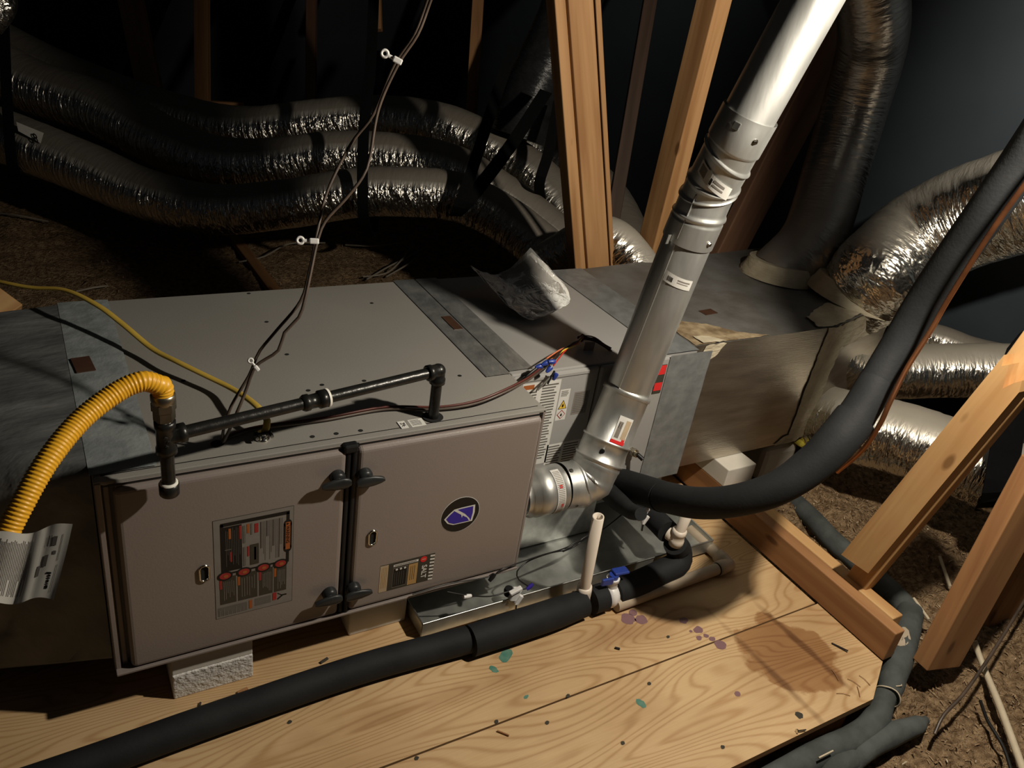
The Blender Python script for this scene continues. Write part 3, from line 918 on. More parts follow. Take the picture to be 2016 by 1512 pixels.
# columns of fine print, read sideways
random.seed(3)
for i in range(15):
    u = 0.575 + i * 0.0195
    rect(b, P, u, 0.095, u + 0.008, random.choice((0.25, 0.36, 0.42, 0.49)), 'lab_grey' if i % 4 else 'lab_dark', 2)
for u in (0.13, 0.365, 0.61, 0.835):
    oval(b, P, u, 0.56, 0.095, 0.046, 'lab_dark', 4); oval(b, P, u, 0.56, 0.07, 0.032, 'lab_red', 5)
    oval(b, P, u + 0.01, 0.563, 0.03, 0.015, 'lab_orange', 6)
for u0, u1, m in [(0.06, 0.265, 'lab_red'), (0.285, 0.535, 'lab_orange'), (0.555, 0.735, 'lab_red'), (0.75, 0.915, 'lab_orange')]:
    rect(b, P, u0, 0.575, u1, 0.855, 'lab_panel', 2)
    rect(b, P, u0, 0.60, u0 + 0.03, 0.69, m, 3)
    for k in range(6):
        u = u0 + 0.05 + k * (u1 - u0 - 0.06) / 6
        rect(b, P, u, 0.61 + 0.02 * random.random(), u + 0.006, 0.74 + 0.09 * random.random(), 'lab_line', 3)
rect(b, P, 0.03, 0.885, 0.40, 0.975, 'lab_grey', 2); rect(b, P, 0.50, 0.875, 0.71, 0.955, 'lab_grey', 2)
for k in range(7):
    rect(b, P, 0.05 + k * 0.05, 0.90 + 0.04 * random.random(), 0.058 + k * 0.05, 0.975, 'label_dim', 3)
rect(b, P, 0.425, 0.875, 0.465, 0.965, 'lab_orange', 3); rect(b, P, 0.735, 0.86, 0.785, 0.94, 'lab_red', 3)
for a, c in [((0.80, 0.875), (0.86, 0.905)), ((0.80, 0.94), (0.86, 0.91)), ((0.855, 0.905), (0.92, 0.905))]:
    du, dv = 0.006, 0.007
    b.quad(P(a[0] - du, a[1] - dv, 3), P(c[0] - du, c[1] - dv, 3), P(c[0] + du, c[1] + dv, 3), P(a[0] + du, a[1] + dv, 3), 'lab_dark')
b.obj('warning_label', dl, label='large printed warning label with orange heading')

# --- small caution sticker low on the right door
P = label_frame(0.5045, 0.6285, 0.0525, 0.1275, -0.0223)
b = MB()
rect(b, P, 0, 0, 1, 1, 'lab_panel', 0)
rect(b, P, 0.0, 0.02, 0.145, 0.99, 'lab_cream', 1)
for k in range(4):
    rect(b, P, 0.03 + k * 0.028, 0.10, 0.037 + k * 0.028, 0.85, 'lab_tan', 2)
rect(b, P, 0.235, 0.20, 0.50, 0.93, 'lab_grey', 1); rect(b, P, 0.245, 0.23, 0.49, 0.90, 'lab_dark', 2)
for k in range(5):
    rect(b, P, 0.27 + k * 0.04, 0.36, 0.275 + k * 0.04, 0.85, 'lab_grey', 3)
for u in (0.30, 0.375, 0.45):
    oval(b, P, u, 0.27, 0.022, 0.035, 'label', 3)
rect(b, P, 0.52, 0.20, 0.69, 0.97, 'lab_tan', 1)
for k in range(3):
    rect(b, P, 0.56 + k * 0.035, 0.28, 0.567 + k * 0.035, 0.8, 'lab_panel', 2)
rect(b, P, 0.235, 0.075, 0.69, 0.155, 'label', 2)
for k in range(14):
    rect(b, P, 0.255 + k * 0.029, 0.10, 0.275 + k * 0.029, 0.13, 'lab_panel', 3)
oval(b, P, 0.79, 0.13, 0.062, 0.105, 'lab_bright_red', 2)
rect(b, P, 0.755, 0.115, 0.825, 0.145, 'lab_cream', 3)
b.text('SALT', 0.0165, P(0.815, 0.60, 2), (0, 0, -1), (1, 0, 0), 'label', 0.0004)
for k in range(8):
    v = 0.02 + k * 0.125
    b.quad(P(0.915, v + 0.02, 1), P(1.0, v - 0.01 + 0.045, 1), P(1.0, v + 0.10, 1), P(0.915, v + 0.085, 1), 'label')
b.obj('caution_sticker', dr, label='brown caution sticker reading SALT')

# --- round badge with blue shield
bc = (0.6768, -0.0235, 0.2186)
b = MB()
b.disc((bc[0], -0.0223, bc[2]), (0, -1, 0), 0.0458, 'label', n=40)
b.disc((bc[0], -0.0228, bc[2]), (0, -1, 0), 0.0445, 'lab_dark', n=40)
outl = [(0.7093, -0.0235, 0.2379), (0.7106, -0.0235, 0.2174), (0.7073, -0.0235, 0.1947), (0.6811, -0.0235, 0.1947), (0.6618, -0.0235, 0.1950), (0.6480, -0.0235, 0.2018), (0.6387, -0.0235, 0.2150), (0.6493, -0.0235, 0.2269), (0.6602, -0.0235, 0.2363), (0.6774, -0.0235, 0.2375)]
b.poly([V(p) for p in outl], 'label')
cx = sum(p[0] for p in outl) / 10; cz = sum(p[2] for p in outl) / 10
b.poly([V((cx + (p[0] - cx) * 0.87, -0.0239, cz + (p[2] - cz) * 0.87)) for p in outl], 'lab_blue')
b.poly([V((p[0], -0.0243, p[2])) for p in [(0.6588, -0.0235, 0.2339), (0.6664, -0.0235, 0.2351), (0.6867, -0.0235, 0.2191), (0.6992, -0.0235, 0.2044), (0.7023, -0.0235, 0.1972), (0.6986, -0.0235, 0.1986), (0.6935, -0.0235, 0.2074), (0.6819, -0.0235, 0.2160), (0.6801, -0.0235, 0.2103), (0.6780, -0.0235, 0.2187)]], 'label')
b.obj('badge', dr, label='round black badge with a blue shield')

# --- holes, stickers, tape on the casing top
def top_hole(p, r, ry=1.0):
    b = MB()
    b.poly([V((p[0] + r * math.cos(t), p[1] + r * ry * math.sin(t), H + 0.0006)) for t in [2 * math.pi * i / 18 for i in range(18)]], 'hole')
    return b.obj('screw_hole', fur)
for p in [(0.4112, 0.6855, 0.4400), (0.6894, 0.5756, 0.4400), (0.4116, 0.5199, 0.4400), (0.4119, 0.3534, 0.4400), (0.5323, 0.2026, 0.4400), (0.4592, 0.0226, 0.4400), (0.3675, 0.0275, 0.4400), (0.4123, 0.0252, 0.4400), (0.1888, 0.2900, 0.4400), (0.7421, 0.1727, 0.4400), (0.4432, 0.2077, 0.4400), (0.4100, 0.1927, 0.4400)]:
    top_hole(p, 0.0046)
for p, r in [((0.6123, 0.0289, 0.4400), 0.021), ((0.2032, 0.0500, 0.4400), 0.0115)]:
    b = MB()
    b.disc((p[0], p[1], H + 0.0022), (0, 0, 1), r, 'hole', n=28)
    b.obj('knockout_hole', fur)
b = MB()
P_ = lambda u, v, k=0: V((0.536 + 0.052 * u, 0.004 + 0.027 * (1 - v), H + 0.0018 + 0.0003 * k))
b.quad(P_(0, 0), P_(1, 0), P_(1, 1), P_(0, 1), 'label')
rect(b, P_, 0.30, 0.0, 0.42, 1.0, 'casing', 1)
for i in range(5):
    for j in range(5):
        if random.random() < 0.55:
            rect(b, P_, 0.07 + i * 0.035, 0.25 + j * 0.1, 0.10 + i * 0.035, 0.34 + j * 0.1, 'lab_dark', 1)
for i in range(5):
    rect(b, P_, 0.48, 0.15 + i * 0.15, 0.92 - 0.1 * random.random(), 0.20 + i * 0.15, 'lab_dark', 1)
b.obj('small_sticker', fur, label='small white two-part sticker')

def crinkle_strip(b, x0, x1, y0, y1, z, m, amp=0.0012, nx=10, ny=60, skew=0.0):
    vs = []
    for j in range(ny + 1):
        for i in range(nx + 1):
            x = x0 + (x1 - x0) * i / nx + skew * j / ny; y = y0 + (y1 - y0) * j / ny
            e = 0 if i in (0, nx) else 1
            vs.append((x, y, z + 0.0006 + e * amp * (0.5 + 0.5 * noise.noise(V((x * 60, y * 40, z * 9))))))
    fs = [[j * (nx + 1) + i, j * (nx + 1) + i + 1, (j + 1) * (nx + 1) + i + 1, (j + 1) * (nx + 1) + i] for j in range(ny) for i in range(nx)]
    b.add(vs, fs, m, True)
b = MB()
crinkle_strip(b, -0.004, 0.098, 0.012, 0.70, H + 0.002, 'tape_grey')
b.obj('seam_tape', fur, label='bluish grey foil tape along the left end')
b = MB()
s_ = (0.0210, 0.3920, 0.4420)
b.box((s_[0], s_[1], H + 0.0052), (0.034, 0.062, 0.0012), 'sticker_brown', Matrix.Rotation(0.1, 3, 'Z'))
b.obj('tape_stamp', fur, label='brown stamp on the left tape')
b = MB()
crinkle_strip(b, 0.797, 0.8585, 0.150, 0.70, H + 0.0015, 'tape', 0.002, 10, 80)
b.obj('seam_tape', fur, label='crinkled silver tape along the right seam')
s_ = (0.8404, 0.4194, 0.4420)
b = MB(); b.box((s_[0], s_[1], H + 0.0045), (0.024, 0.075, 0.0012), 'sticker_brown'); b.obj('tape_stamp', fur, label='brown stamp on the right tape')

# ------------------------------------------------------------------ styrofoam blocks
b = MB(); c0 = (0.0951, -0.0173, -0.1100); c1 = (0.2489, 0.0023, -0.1100)
bx0, bx1 = c0[0], c1[0]
b.bb((bx0, -0.004, ZF), (bx1, 0.24, -0.046), 'styro', bev=0.003)
b.bb((bx0, -0.001, -0.046), (bx1, 0.24, -0.0045), 'styro_s', bev=0.002)
tag(b.obj('foam_block'), 'white styrofoam block under the left end of the furnace', 'foam block')
b = MB(); c0 = (0.4688, 0.0261, -0.1100)
b.bb((c0[0] - 0.003, 0.030, ZF), (0.602, 0.30, -0.0045), 'styro_s', bev=0.004)
tag(b.obj('foam_block'), 'cream styrofoam block under the furnace left of the drain pan', 'foam block')
b = MB()
b.bb((1.630, 0.105, -0.018), (1.742, 0.40, 0.043), 'styro_s', bev=0.003)
b.bb((1.645, 0.125, ZF), (1.73, 0.40, -0.018), 'styro_s', bev=0.003)
tag(b.obj('foam_block'), 'white styrofoam block propping the silver supply plenum', 'foam block')
b = MB()
q = (1.9009, 0.1742, -0.0200)
b.bb((q[0] - 0.01, q[1] + 0.02, -0.12), (q[0] + 0.14, q[1] + 0.18, 0.0), 'styro_s', bev=0.02)
tag(b.obj('foam_block'), 'pale foam block half hidden behind the black insulated loop', 'foam block')

# ------------------------------------------------------------------ return plenum at the left of the furnace
ret = MB(); R = []
def rrect(x, y0, y1, z0, z1, r, rf, n=10):
    pts = []
    for cy, cz, a0, r in ((y1 - r, z1 - r, 0, r), (y0 + rf, z1 - rf, 90, rf), (y0 + r, z0 + r, 180, r), (y1 - r, z0 + r, 270, r)):
        for i in range(n + 1):
            a = math.radians(a0 + 90 * i / n)
            pts.append(V((x, cy + r * math.cos(a), cz + r * math.sin(a))))
    # densify the straight runs
    out = []
    for i in range(len(pts)):
        p, q = pts[i], pts[(i + 1) % len(pts)]
        k = max(1, int((q - p).length / 0.03))
        for j in range(k):
            out.append(p.lerp(q, j / k))
    return out
for i in range(50):
    x = -0.002 - 1.15 * (i / 49)
    t = -x
    ring = rrect(x, 0.03 + 0.42 * min(t, 0.3), 0.70 - 0.05 * t, 0.004 - 0.22 * min(t, 0.25), H + 0.0022 - 0.06 * t - 0.03 * max(0, t - 0.2), 0.010 + 0.03 * min(1, t * 3), 0.012 + 0.5 * min(t, 0.22))
    if i:
        ring = [p + V((0, noise.noise(p * 6) * 0.010, noise.noise(p * 7 + V((3, 1, 2))) * 0.012)) * min(1, t * 6) for p in ring]
    if R and len(ring) != len(R[0]):
        n0 = len(R[0])
        ring = [ring[int(k * len(ring) / n0)] for k in range(n0)]
    R.append(ring)
ret.rings(R, 'wrap')
tag(ret.obj('return_plenum'), 'dark grey wrapped return plenum joined to the left end of the furnace', 'plenum')

# ------------------------------------------------------------------ evaporator coil cabinet
coil = thing('coil_cabinet', 'grey evaporator coil cabinet between furnace and supply plenum', 'coil cabinet', (1.13, 0.42, -0.04))
YC = 0.14
ZB = -0.004
b = MB()
b.bb((0.8605, YC + 0.006, ZB), (1.415, 0.70, H), 'coil_paint', bev=0.003)
b.obj('casing', coil)
b = MB()
b.bb((0.8615, YC - 0.004, 0.152), (1.10, YC + 0.008, H - 0.004), 'coil_paint', bev=0.006)
b.bb((0.885, YC - 0.0065, 0.423), (1.07, YC - 0.002, 0.433), 'coil_paint', bev=0.002)
b.obj('access_panel', coil)
b = MB()
b.bb((1.104, YC - 0.004, ZB + 0.05), (1.33, YC + 0.008, H - 0.004), 'coil_paint', bev=0.006)
b.obj('access_panel', coil)
b = MB()
b.bb((0.8615, YC - 0.003, -0.0885), (1.19, YC + 0.30, 0.150), 'galv_bright', bev=0.004)
b.bb((0.93, YC - 0.005, -0.0885), (0.95, YC, 0.150), 'galv_bright', bev=0.002)
b.obj('base_panel', coil, label='bright galvanised lower panel')
b = MB()
crinkle_strip(b, 0.8617, 0.925, 0.16, 0.70, H + 0.0015, 'tape', 0.002, 10, 80)
b.obj('seam_tape', coil, label='crinkled silver tape beside the furnace')
b = MB()
crinkle_strip(b, 1.30, 1.4155, 0.142, 0.70, H + 0.0015, 'tape_coil', 0.0012, 10, 60)
vs = []
ny = 30
for j in range(ny + 1):
    for i in range(9):
        z = H - (H + 0.0 - 0.05) * j / ny
        vs.append((1.315 + 0.14 * i / 8, YC - 0.006 - 0.0008 * noise.noise(V((i * 0.8, z * 30, 0))) + (0.0 if i < 7 else 0.0), z))
b.add(vs, [[j * 9 + i, j * 9 + i + 1, (j + 1) * 9 + i + 1, (j + 1) * 9 + i] for j in range(ny) for i in range(8)], 'tape_coil', True)
b.obj('seam_tape', coil, label='wide grey tape over the plenum seam')
# labels on the cabinet front
def front_label(name, x0, x1, z0, z1, lines, base='label', ink='lab_grey', label=None, extra=None, y=YC - 0.0043):
    P = label_frame(x0, x1, z0, z1, y)
    b = MB(); rect(b, P, 0, 0, 1, 1, base, 0)
    for (u0, v0, u1, v1, n) in lines:
        for k in range(n):
            v = v0 + (v1 - v0) * k / n
            rect(b, P, u0, v, u1 - (u1 - u0) * 0.25 * random.random(), v + (v1 - v0) / n * 0.5, ink, 1)
    if extra:
        extra(b, P)
    return b.obj(name, coil, label=label) if label else b.obj(name, coil)
def ex1(b, P):
    rect(b, P, 0.02, 0.02, 0.30, 0.07, 'lab_orange', 1)
front_label('printed_label', 0.888, 0.9925, 0.182, 0.418, [(0.05, 0.10, 0.45, 0.95, 26), (0.52, 0.04, 0.95, 0.95, 28)], label='tall white sheet of fine print', extra=ex1)
def ex2(b, P):
    cx, cv = 0.5, 0.50
    b.poly([P(cx - 0.42, cv + 0.13, 2), P(cx + 0.42, cv + 0.13, 2), P(cx, cv - 0.16, 2)], 'lab_dark')
    b.poly([P(cx - 0.34, cv + 0.115, 3), P(cx + 0.34, cv + 0.115, 3), P(cx, cv - 0.125, 3)], 'lab_yellow')
    oval(b, P, cx, cv + 0.03, 0.09, 0.05, 'lab_dark', 4); b.poly([P(cx - 0.07, cv + 0.02, 4), P(cx + 0.07, cv + 0.02, 4), P(cx + 0.02, cv - 0.06, 4)], 'lab_dark')
    c2 = 0.81
    b.poly([P(cx - 0.42, c2, 2), P(cx, c2 + 0.15, 2), P(cx + 0.42, c2, 2), P(cx, c2 - 0.15, 2)], 'lab_red')
    b.poly([P(cx - 0.34, c2, 3), P(cx, c2 + 0.12, 3), P(cx + 0.34, c2, 3), P(cx, c2 - 0.12, 3)], 'label')
    oval(b, P, cx, c2 + 0.02, 0.09, 0.04, 'lab_dark', 4); b.poly([P(cx - 0.07, c2 + 0.01, 4), P(cx + 0.07, c2 + 0.01, 4), P(cx + 0.02, c2 - 0.06, 4)], 'lab_dark')
front_label('hazard_label', 0.9955, 1.0245, 0.302, 0.388, [(0.15, 0.05, 0.9, 0.24, 6)], label='flammable hazard label with yellow triangle and red diamond', extra=ex2)
front_label('printed_label', 1.039, 1.083, 0.3115, 0.375, [(0.08, 0.06, 0.95, 0.95, 11)], 'lab_line', 'lab_grey', 'small grey print label')
front_label('printed_label', 0.988, 1.088, 0.162, 0.234, [(0.05, 0.08, 0.45, 0.9, 8), (0.5, 0.08, 0.97, 0.9, 8)], 'label', 'lab_grey', 'wide rating label')
P = label_frame(1.283, 1.310, 0.335, 0.418, YC - 0.0062)
b = MB(); rect(b, P, 0, 0, 1, 1, 'lab_panel', 0)
rect(b, P, 0.05, 0.02, 0.95, 0.34, 'lab_bright_red', 1); rect(b, P, 0.05, 0.62, 0.95, 0.9, 'lab_bright_red', 1)
b.obj('red_label', coil, label='red and black striped label')
f_ = (1.2635, 0.1400, 0.1663)
b = MB()
b.cyl((f_[0], YC, f_[2]), (f_[0], YC - 0.03, f_[2]), 0.008, 'brass', n=14)
b.hexnut((f_[0], YC - 0.012, f_[2]), (f_[0], YC - 0.022, f_[2]), 0.0115, 'brass')
b.cyl((f_[0] + 0.003, YC - 0.03, f_[2]), (f_[0] + 0.010, YC - 0.045, f_[2] - 0.006), 0.006, 'black_wire', n=12)
b.obj('drain_plug', coil, label='small brass fitting with a black cap')

# ------------------------------------------------------------------ drain pan
pan = thing('drain_pan', 'shallow galvanised drain pan under the coil cabinet', 'drain pan', (1.05, 0.3, -0.09))
px0, px1, py0, py1 = 0.612, 1.479, -0.036, 0.78
zf, zr = -0.090, -0.062
b = MB()
b.bb((px0, py0, zf - 0.0015), (px1, py1, zf), 'galv_pan')
b.obj('pan_floor', pan)
for lo, hi in [((px0, py0 - 0.0015, zf - 0.0105), (px1, py0, zr)), ((px0 - 0.0015, py0, zf - 0.0105), (px0, py1, zr)), ((px1, py0, zf - 0.0105), (px1 + 0.0015, py1, zr)), ((px0, py1, zf - 0.0105), (px1, py1 + 0.0015, zr))]:
    b = MB(); b.bb(lo, hi, 'galv_pan')
    d = V(hi) - V(lo); axis = (1, 0, 0) if d.x > d.y else (0, 1, 0)
    mid = (V(lo) + V(hi)) / 2; mid.z = zr; h = max(d.x, d.y) / 2
    b.cyl(mid - V(axis) * h, mid + V(axis) * h, 0.0022, 'galv', n=8)
    b.obj('pan_wall', pan)
for x0, x1, y0 in [(0.66, 1.46, -0.028), (0.66, 1.46, 0.5)]:
    b = MB(); b.bb((x0, y0, ZF + 0.0005), (x1, y0 + 0.035, zf - 0.0108), 'wood')
    tag(b.obj('pan_runner'), 'light wood strip under the front edge of the drain pan' if y0 < 0 else 'light wood strip under the back of the drain pan', 'lumber')

def switch_clip(p, lab):
    t = thing('float_switch', lab, 'float switch', (p[0], p[1], zf))
    x, y, z = p
    b = MB()
    b.box((x, y - 0.003, z), (0.020, 0.016, 0.034), 'white', Matrix.Rotation(0.35, 3, 'Y'), bev=0.003)
    b.box((x - 0.004, y - 0.010, z + 0.018), (0.032, 0.012, 0.008), 'white', Matrix.Rotation(-0.3, 3, 'Y'), bev=0.002)
    b.box((x + 0.008, y - 0.012, z - 0.012), (0.010, 0.010, 0.026), 'white', Matrix.Rotation(0.5, 3, 'Y'), bev=0.002)
    b.obj('clip_body', t)
    b = MB(); b.cyl((x, y - 0.016, z - 0.02), (x + 0.002, y - 0.016, z - 0.042), 0.003, 'chrome', n=10); b.obj('clip_screw', t)
    b = MB(); b.lathe((x - 0.008, y + 0.012, z - 0.012), (0, 0, 1), [(0, 0.010), (0.012, 0.012), (0.02, 0.010)], 'gasket', n=16); b.obj('float', t)
switch_clip((0.8452, -0.0360, -0.0476), 'white float switch clipped to the front rim of the drain pan')
switch_clip((1.2415, 0.0200, 0.0457), 'white float switch tucked under the black insulated loop')

# ------------------------------------------------------------------ supply plenum
sup = thing('supply_plenum', 'silver foil duct board supply plenum sealed with cream mastic', 'plenum', (1.9, 0.45, 0.045))
foot = [(1.416, 0.165), (1.965, 0.168), (2.40, 0.285), (2.46, 0.80), (1.416, 0.70)]
b = MB()
lo = [V((x, y, 0.045)) for x, y in foot]; hi = [V((x, y, H)) for x, y in foot]
n = len(foot)
b.add(lo, [list(range(n))[::-1]], 'board')
for i in range(n):
    k = (i + 1) % n
    b.add([lo[i], lo[k], hi[k], hi[i]], [[0, 1, 2, 3]], 'board')
b.add(hi, [list(range(n))], 'board_top')
b.obj('duct_board', sup)
def mastic_patch(poly, nrm, th=0.0035, seed=0, name='mastic', lump=0.006, res=0.012, m='mastic'):
    """hand-trowelled sealant: a lumpy blob over a planar outline"""
    nrm = V(nrm).normalized(); poly = [V(p) for p in poly]
    pts = []
    for i in range(len(poly)):
        p, q = poly[i], poly[(i + 1) % len(poly)]
        k = max(1, int((q - p).length / res))
        for j in range(k):
            r = p.lerp(q, j / k)
            w = V((noise.noise(r * 55 + V((seed, 0, 0))), noise.noise(r * 55 + V((0, seed, 5))), noise.noise(r * 55 + V((9, 0, seed)))))
            w -= nrm * w.dot(nrm)
            pts.append(r + w * lump)
    bm = bmesh.new()
    f = bm.faces.new([bm.verts.new(p + nrm * 0.0008) for p in pts])
    bmesh.ops.inset_region(bm, faces=[f], thickness=0.004, depth=0)
    bm.faces.ensure_lookup_table()
    big = max(bm.faces, key=lambda q: len(q.verts))
    for v in big.verts:
        v.co += nrm * (th * (0.6 + 0.6 * noise.noise(v.co * 40 + V((seed, seed, 0)))))
    bmesh.ops.triangulate(bm, faces=[big])
    b = MB()
    vi = {v: i for i, v in enumerate(bm.verts)}
    b.add([v.co.copy() for v in bm.verts], [[vi[v] for v in q.verts] for q in bm.faces], m, True)
    bm.free()
    return b.obj(name, sup)
YS = 0.165
mastic_patch([(1.925, YS + 0.002, 0.05), (1.968, YS + 0.002, 0.045), (1.968, YS + 0.002, 0.44), (1.935, YS + 0.002, 0.44), (1.925, YS + 0.002, 0.25)], (0, -1, 0), seed=1)
mastic_patch([(1.87, YS + 0.002, 0.046), (1.968, YS + 0.002, 0.046), (1.968, YS + 0.002, 0.085), (1.90, YS + 0.002, 0.07)], (0, -1, 0), seed=2)
mastic_patch([(1.455, YS, 0.395), (1.50, YS, 0.40), (1.53, YS, 0.44), (1.455, YS, 0.44)], (0, -1, 0), seed=3)
mastic_patch([(1.425, 0.166, H), (1.70, 0.167, H), (1.62, 0.20, H), (1.55, 0.27, H), (1.425, 0.33, H)], (0, 0, 1), seed=4, th=0.003, m='mastic_brown')
mastic_patch([(1.45, 0.166, H + 0.002), (1.53, 0.166, H + 0.002), (1.50, 0.20, H + 0.002), (1.45, 0.21, H + 0.002)], (0, 0, 1), seed=14, th=0.004)
mastic_patch([(1.90, 0.175, H), (1.965, 0.170, H), (2.38, 0.29, H), (2.36, 0.36, H), (2.05, 0.30, H), (1.92, 0.24, H)], (0, 0, 1), seed=5, th=0.006)
d_ = V((0.435, 0.117, 0)).normalized(); n_ = V((d_.y, -d_.x, 0))
def ang(s, z):
    p = V((1.966, 0.168, 0)) + d_ * s + n_ * 0.0005
    return V((p.x, p.y, z))
mastic_patch([ang(0.0, 0.047), ang(0.09, 0.047), ang(0.08, 0.25), ang(0.12, 0.438), ang(0.0, 0.438)], n_, seed=6)
mastic_patch([ang(0.08, 0.35), ang(0.42, 0.35), ang(0.42, 0.438), ang(0.06, 0.438)], n_, seed=7)
b = MB(); b.box((1.62, 0.34, H + 0.0012), (0.05, 0.03, 0.0012), 'sticker_brown', Matrix.Rotation(0.1, 3, 'Z')); b.obj('tape_stamp', sup, label='brown stamp on the plenum top')
# a torn yellow scrap under the lower right corner
b = MB()
q = V((2.0399, 0.1900, 0.0070))
b.box(q, (0.05, 0.04, 0.022), 'yellow_foam', Matrix.Rotation(0.4, 3, 'Y'), bev=0.008)
b.obj('fibre_scrap', sup, label='yellow fibreglass scrap')

# ------------------------------------------------------------------ flexible ducts
def wrinkle(seed, amp=0.012):
    def f(s, th):
        p = V((math.cos(th) * 1.6, math.sin(th) * 1.6, s * 22 + seed))
        q = V((math.cos(th) * 4, math.sin(th) * 4, s * 70 + seed))
        return 1 + amp * noise.noise(p) + amp * 0.7 * noise.noise(q)
    return f
def flex(label, pts, r, m='foil', seed=0, group=None, n=48, step=0.012, collar=None, amp=0.012, cat='duct', name='flex_duct'):
    t = thing(name, label, cat, tuple(pts[0]), group)
    b = MB(); b.tube(pts, r, m, n=n, step=step, mod=wrinkle(seed, amp), uv=True); b.obj('jacket', t)
    if collar:
        c, ax, rr, h = collar
        b = MB(); b.lathe(V(c), ax, [(-0.004, rr * 1.22), (0.008, rr * 1.2), (h * 0.6, rr * 1.08), (h, rr * 1.02)], 'mastic', n=36)
        b.obj('mastic_collar', t)
    return t
G = 'silver flexible ducts in the back of the attic'
flex('upper back silver duct running behind the others below the dim studs', [(-0.1740, 4.1293, 0.4743), (0.1974, 3.6115, 0.3701), (0.5887, 3.1118, 0.3146), ((0.8843, 2.7857, 0.3242)), (1.1623, 2.5653, 0.4164), (1.3960, 2.4113, 0.4813), (1.6015, 2.1968, 0.5079), (1.7573, 1.9904, 0.4749), (1.8948, 1.7543, 0.3981), (1.9631, 1.5303, 0.2689)], [0.125, 0.12, 0.115, 0.112, 0.11, 0.108, 0.108, 0.104, 0.1, 0.1], seed=1, group=G)
flex('middle silver duct, its dusty top lit between the other two', [(-0.1777, 3.7697, 0.4409), (0.0553, 3.4248, 0.3569), (0.3184, 3.0354, 0.3406), (0.5360, 2.6545, 0.2906), (0.6976, 2.4054, 0.2817), (0.8976, 2.2686, 0.3176), (1.1146, 2.1295, 0.3886), (1.3230, 1.9741, 0.4254), (1.4922, 1.8361, 0.4277), (1.6268, 1.7128, 0.3749), (1.7635, 1.5419, 0.2927), (1.8896, 1.3532, 0.1932)], [0.13, 0.128, 0.125, 0.118, 0.11, 0.106, 0.104, 0.102, 0.1, 0.1, 0.1, 0.1], seed=2, group=G)
flex('lowest silver duct sagging nearest over the insulation', [(-0.2080, 3.2378, 0.2186), (0.0153, 2.9628, 0.1908), (0.2091, 2.6861, 0.1723), (0.4056, 2.3801, 0.1534), (0.6146, 2.1182, 0.1735), (0.8505, 1.9418, 0.2482), (1.0888, 1.7993, 0.3359), (1.2534, 1.6872, 0.3735), (1.4221, 1.5824, 0.3846), (1.5659, 1.4568, 0.3378), (1.6757, 1.2653, 0.2593)], [0.118, 0.116, 0.112, 0.105, 0.1, 0.096, 0.095, 0.095, 0.095, 0.092, 0.092], seed=3, group=G)
flex('silver duct coming round behind the three-ply post', [(2.0007, 2.1805, 0.4286), (2.1795, 2.0413, 0.3967), (2.2678, 1.7997, 0.3241), (2.2111, 1.5073, 0.2347), (2.0835, 1.2652, 0.1505), (2.0147, 1.1286, 0.0792)], 0.11, seed=4, group=G)
flex('short silver duct stub right of the three-ply post above the coil cabinet', [(1.50, 1.05, 0.30), (1.62, 0.90, 0.46), (1.70, 0.78, 0.40), (1.74, 0.72, 0.30)], 0.075, 'foil_clean', seed=5)
flex('dark duct in black plastic rising behind the three-ply post', [(2.0840, 1.9554, 1.2217), (1.9712, 1.8801, 0.9888), (1.8678, 1.8596, 0.7450), (1.8153, 1.8422, 0.5583)], 0.12, 'black_jacket', seed=6)
flex('large silver duct rising from the plenum top at far left of the frame corner', [(-0.0593, 2.6363, 0.9176), (-0.0281, 2.5580, 0.8282), (-0.0833, 2.5430, 0.7482)], 0.06, seed=7)
flex('tall silver duct standing up from the back of the supply plenum', [(2.11, 0.545, 0.43), (2.2206, 0.5420, 0.5644), (2.3128, 0.6134, 0.7489), (2.3544, 0.6519, 0.9571), (2.3320, 0.6426, 1.1308), (2.2647, 0.6169, 1.2331), (2.1805, 0.6203, 1.3629)], 0.105, 'foil_smooth', seed=8, amp=0.008, collar=((2.11, 0.545, H), (0.05, 0.05, 1), 0.105, 0.05))
flex('fat silver duct leaving the plenum top toward the upper right', [(2.25, 0.345, 0.42), (2.2789, 0.2937, 0.5350), (2.3773, 0.2741, 0.6481), (2.4312, 0.1941, 0.7486), (2.4533, 0.0946, 0.8283), (2.4773, -0.0095, 0.9028)], [0.13, 0.155, 0.155, 0.155, 0.155, 0.155], 'foil_clean', seed=9, amp=0.016, collar=((2.25, 0.345, H), (0.12, -0.08, 1), 0.13, 0.05))
flex('silver duct leaving the plenum side just above the lowest one', [(2.16, 0.32, 0.27), (2.3674, 0.3157, 0.1532), (2.4715, 0.2394, 0.1842), (2.6041, 0.1482, 0.2213), (2.7139, 0.0465, 0.2611), (2.8263, -0.0815, 0.3050)], 0.093, 'foil_clean', seed=10, amp=0.02)
flex('lowest silver duct leaving the plenum side behind the splintered brace', [(2.12, 0.27, 0.060), (2.1257, 0.0928, 0.1080), (2.1799, -0.0105, 0.1304), (2.2398, -0.1270, 0.1381), (2.3053, -0.2535, 0.1360), (2.3578, -0.4203, 0.1427)], 0.112, 'foil_clean', seed=11, amp=0.02)
flex('thin silver duct peeping over the side duct by the copper tube', [(2.5729, 0.3198, 0.2864), (2.6581, 0.2351, 0.2850), (2.7256, 0.1557, 0.2735), (2.8229, 0.0638, 0.2734)], 0.055, 'foil', seed=12)

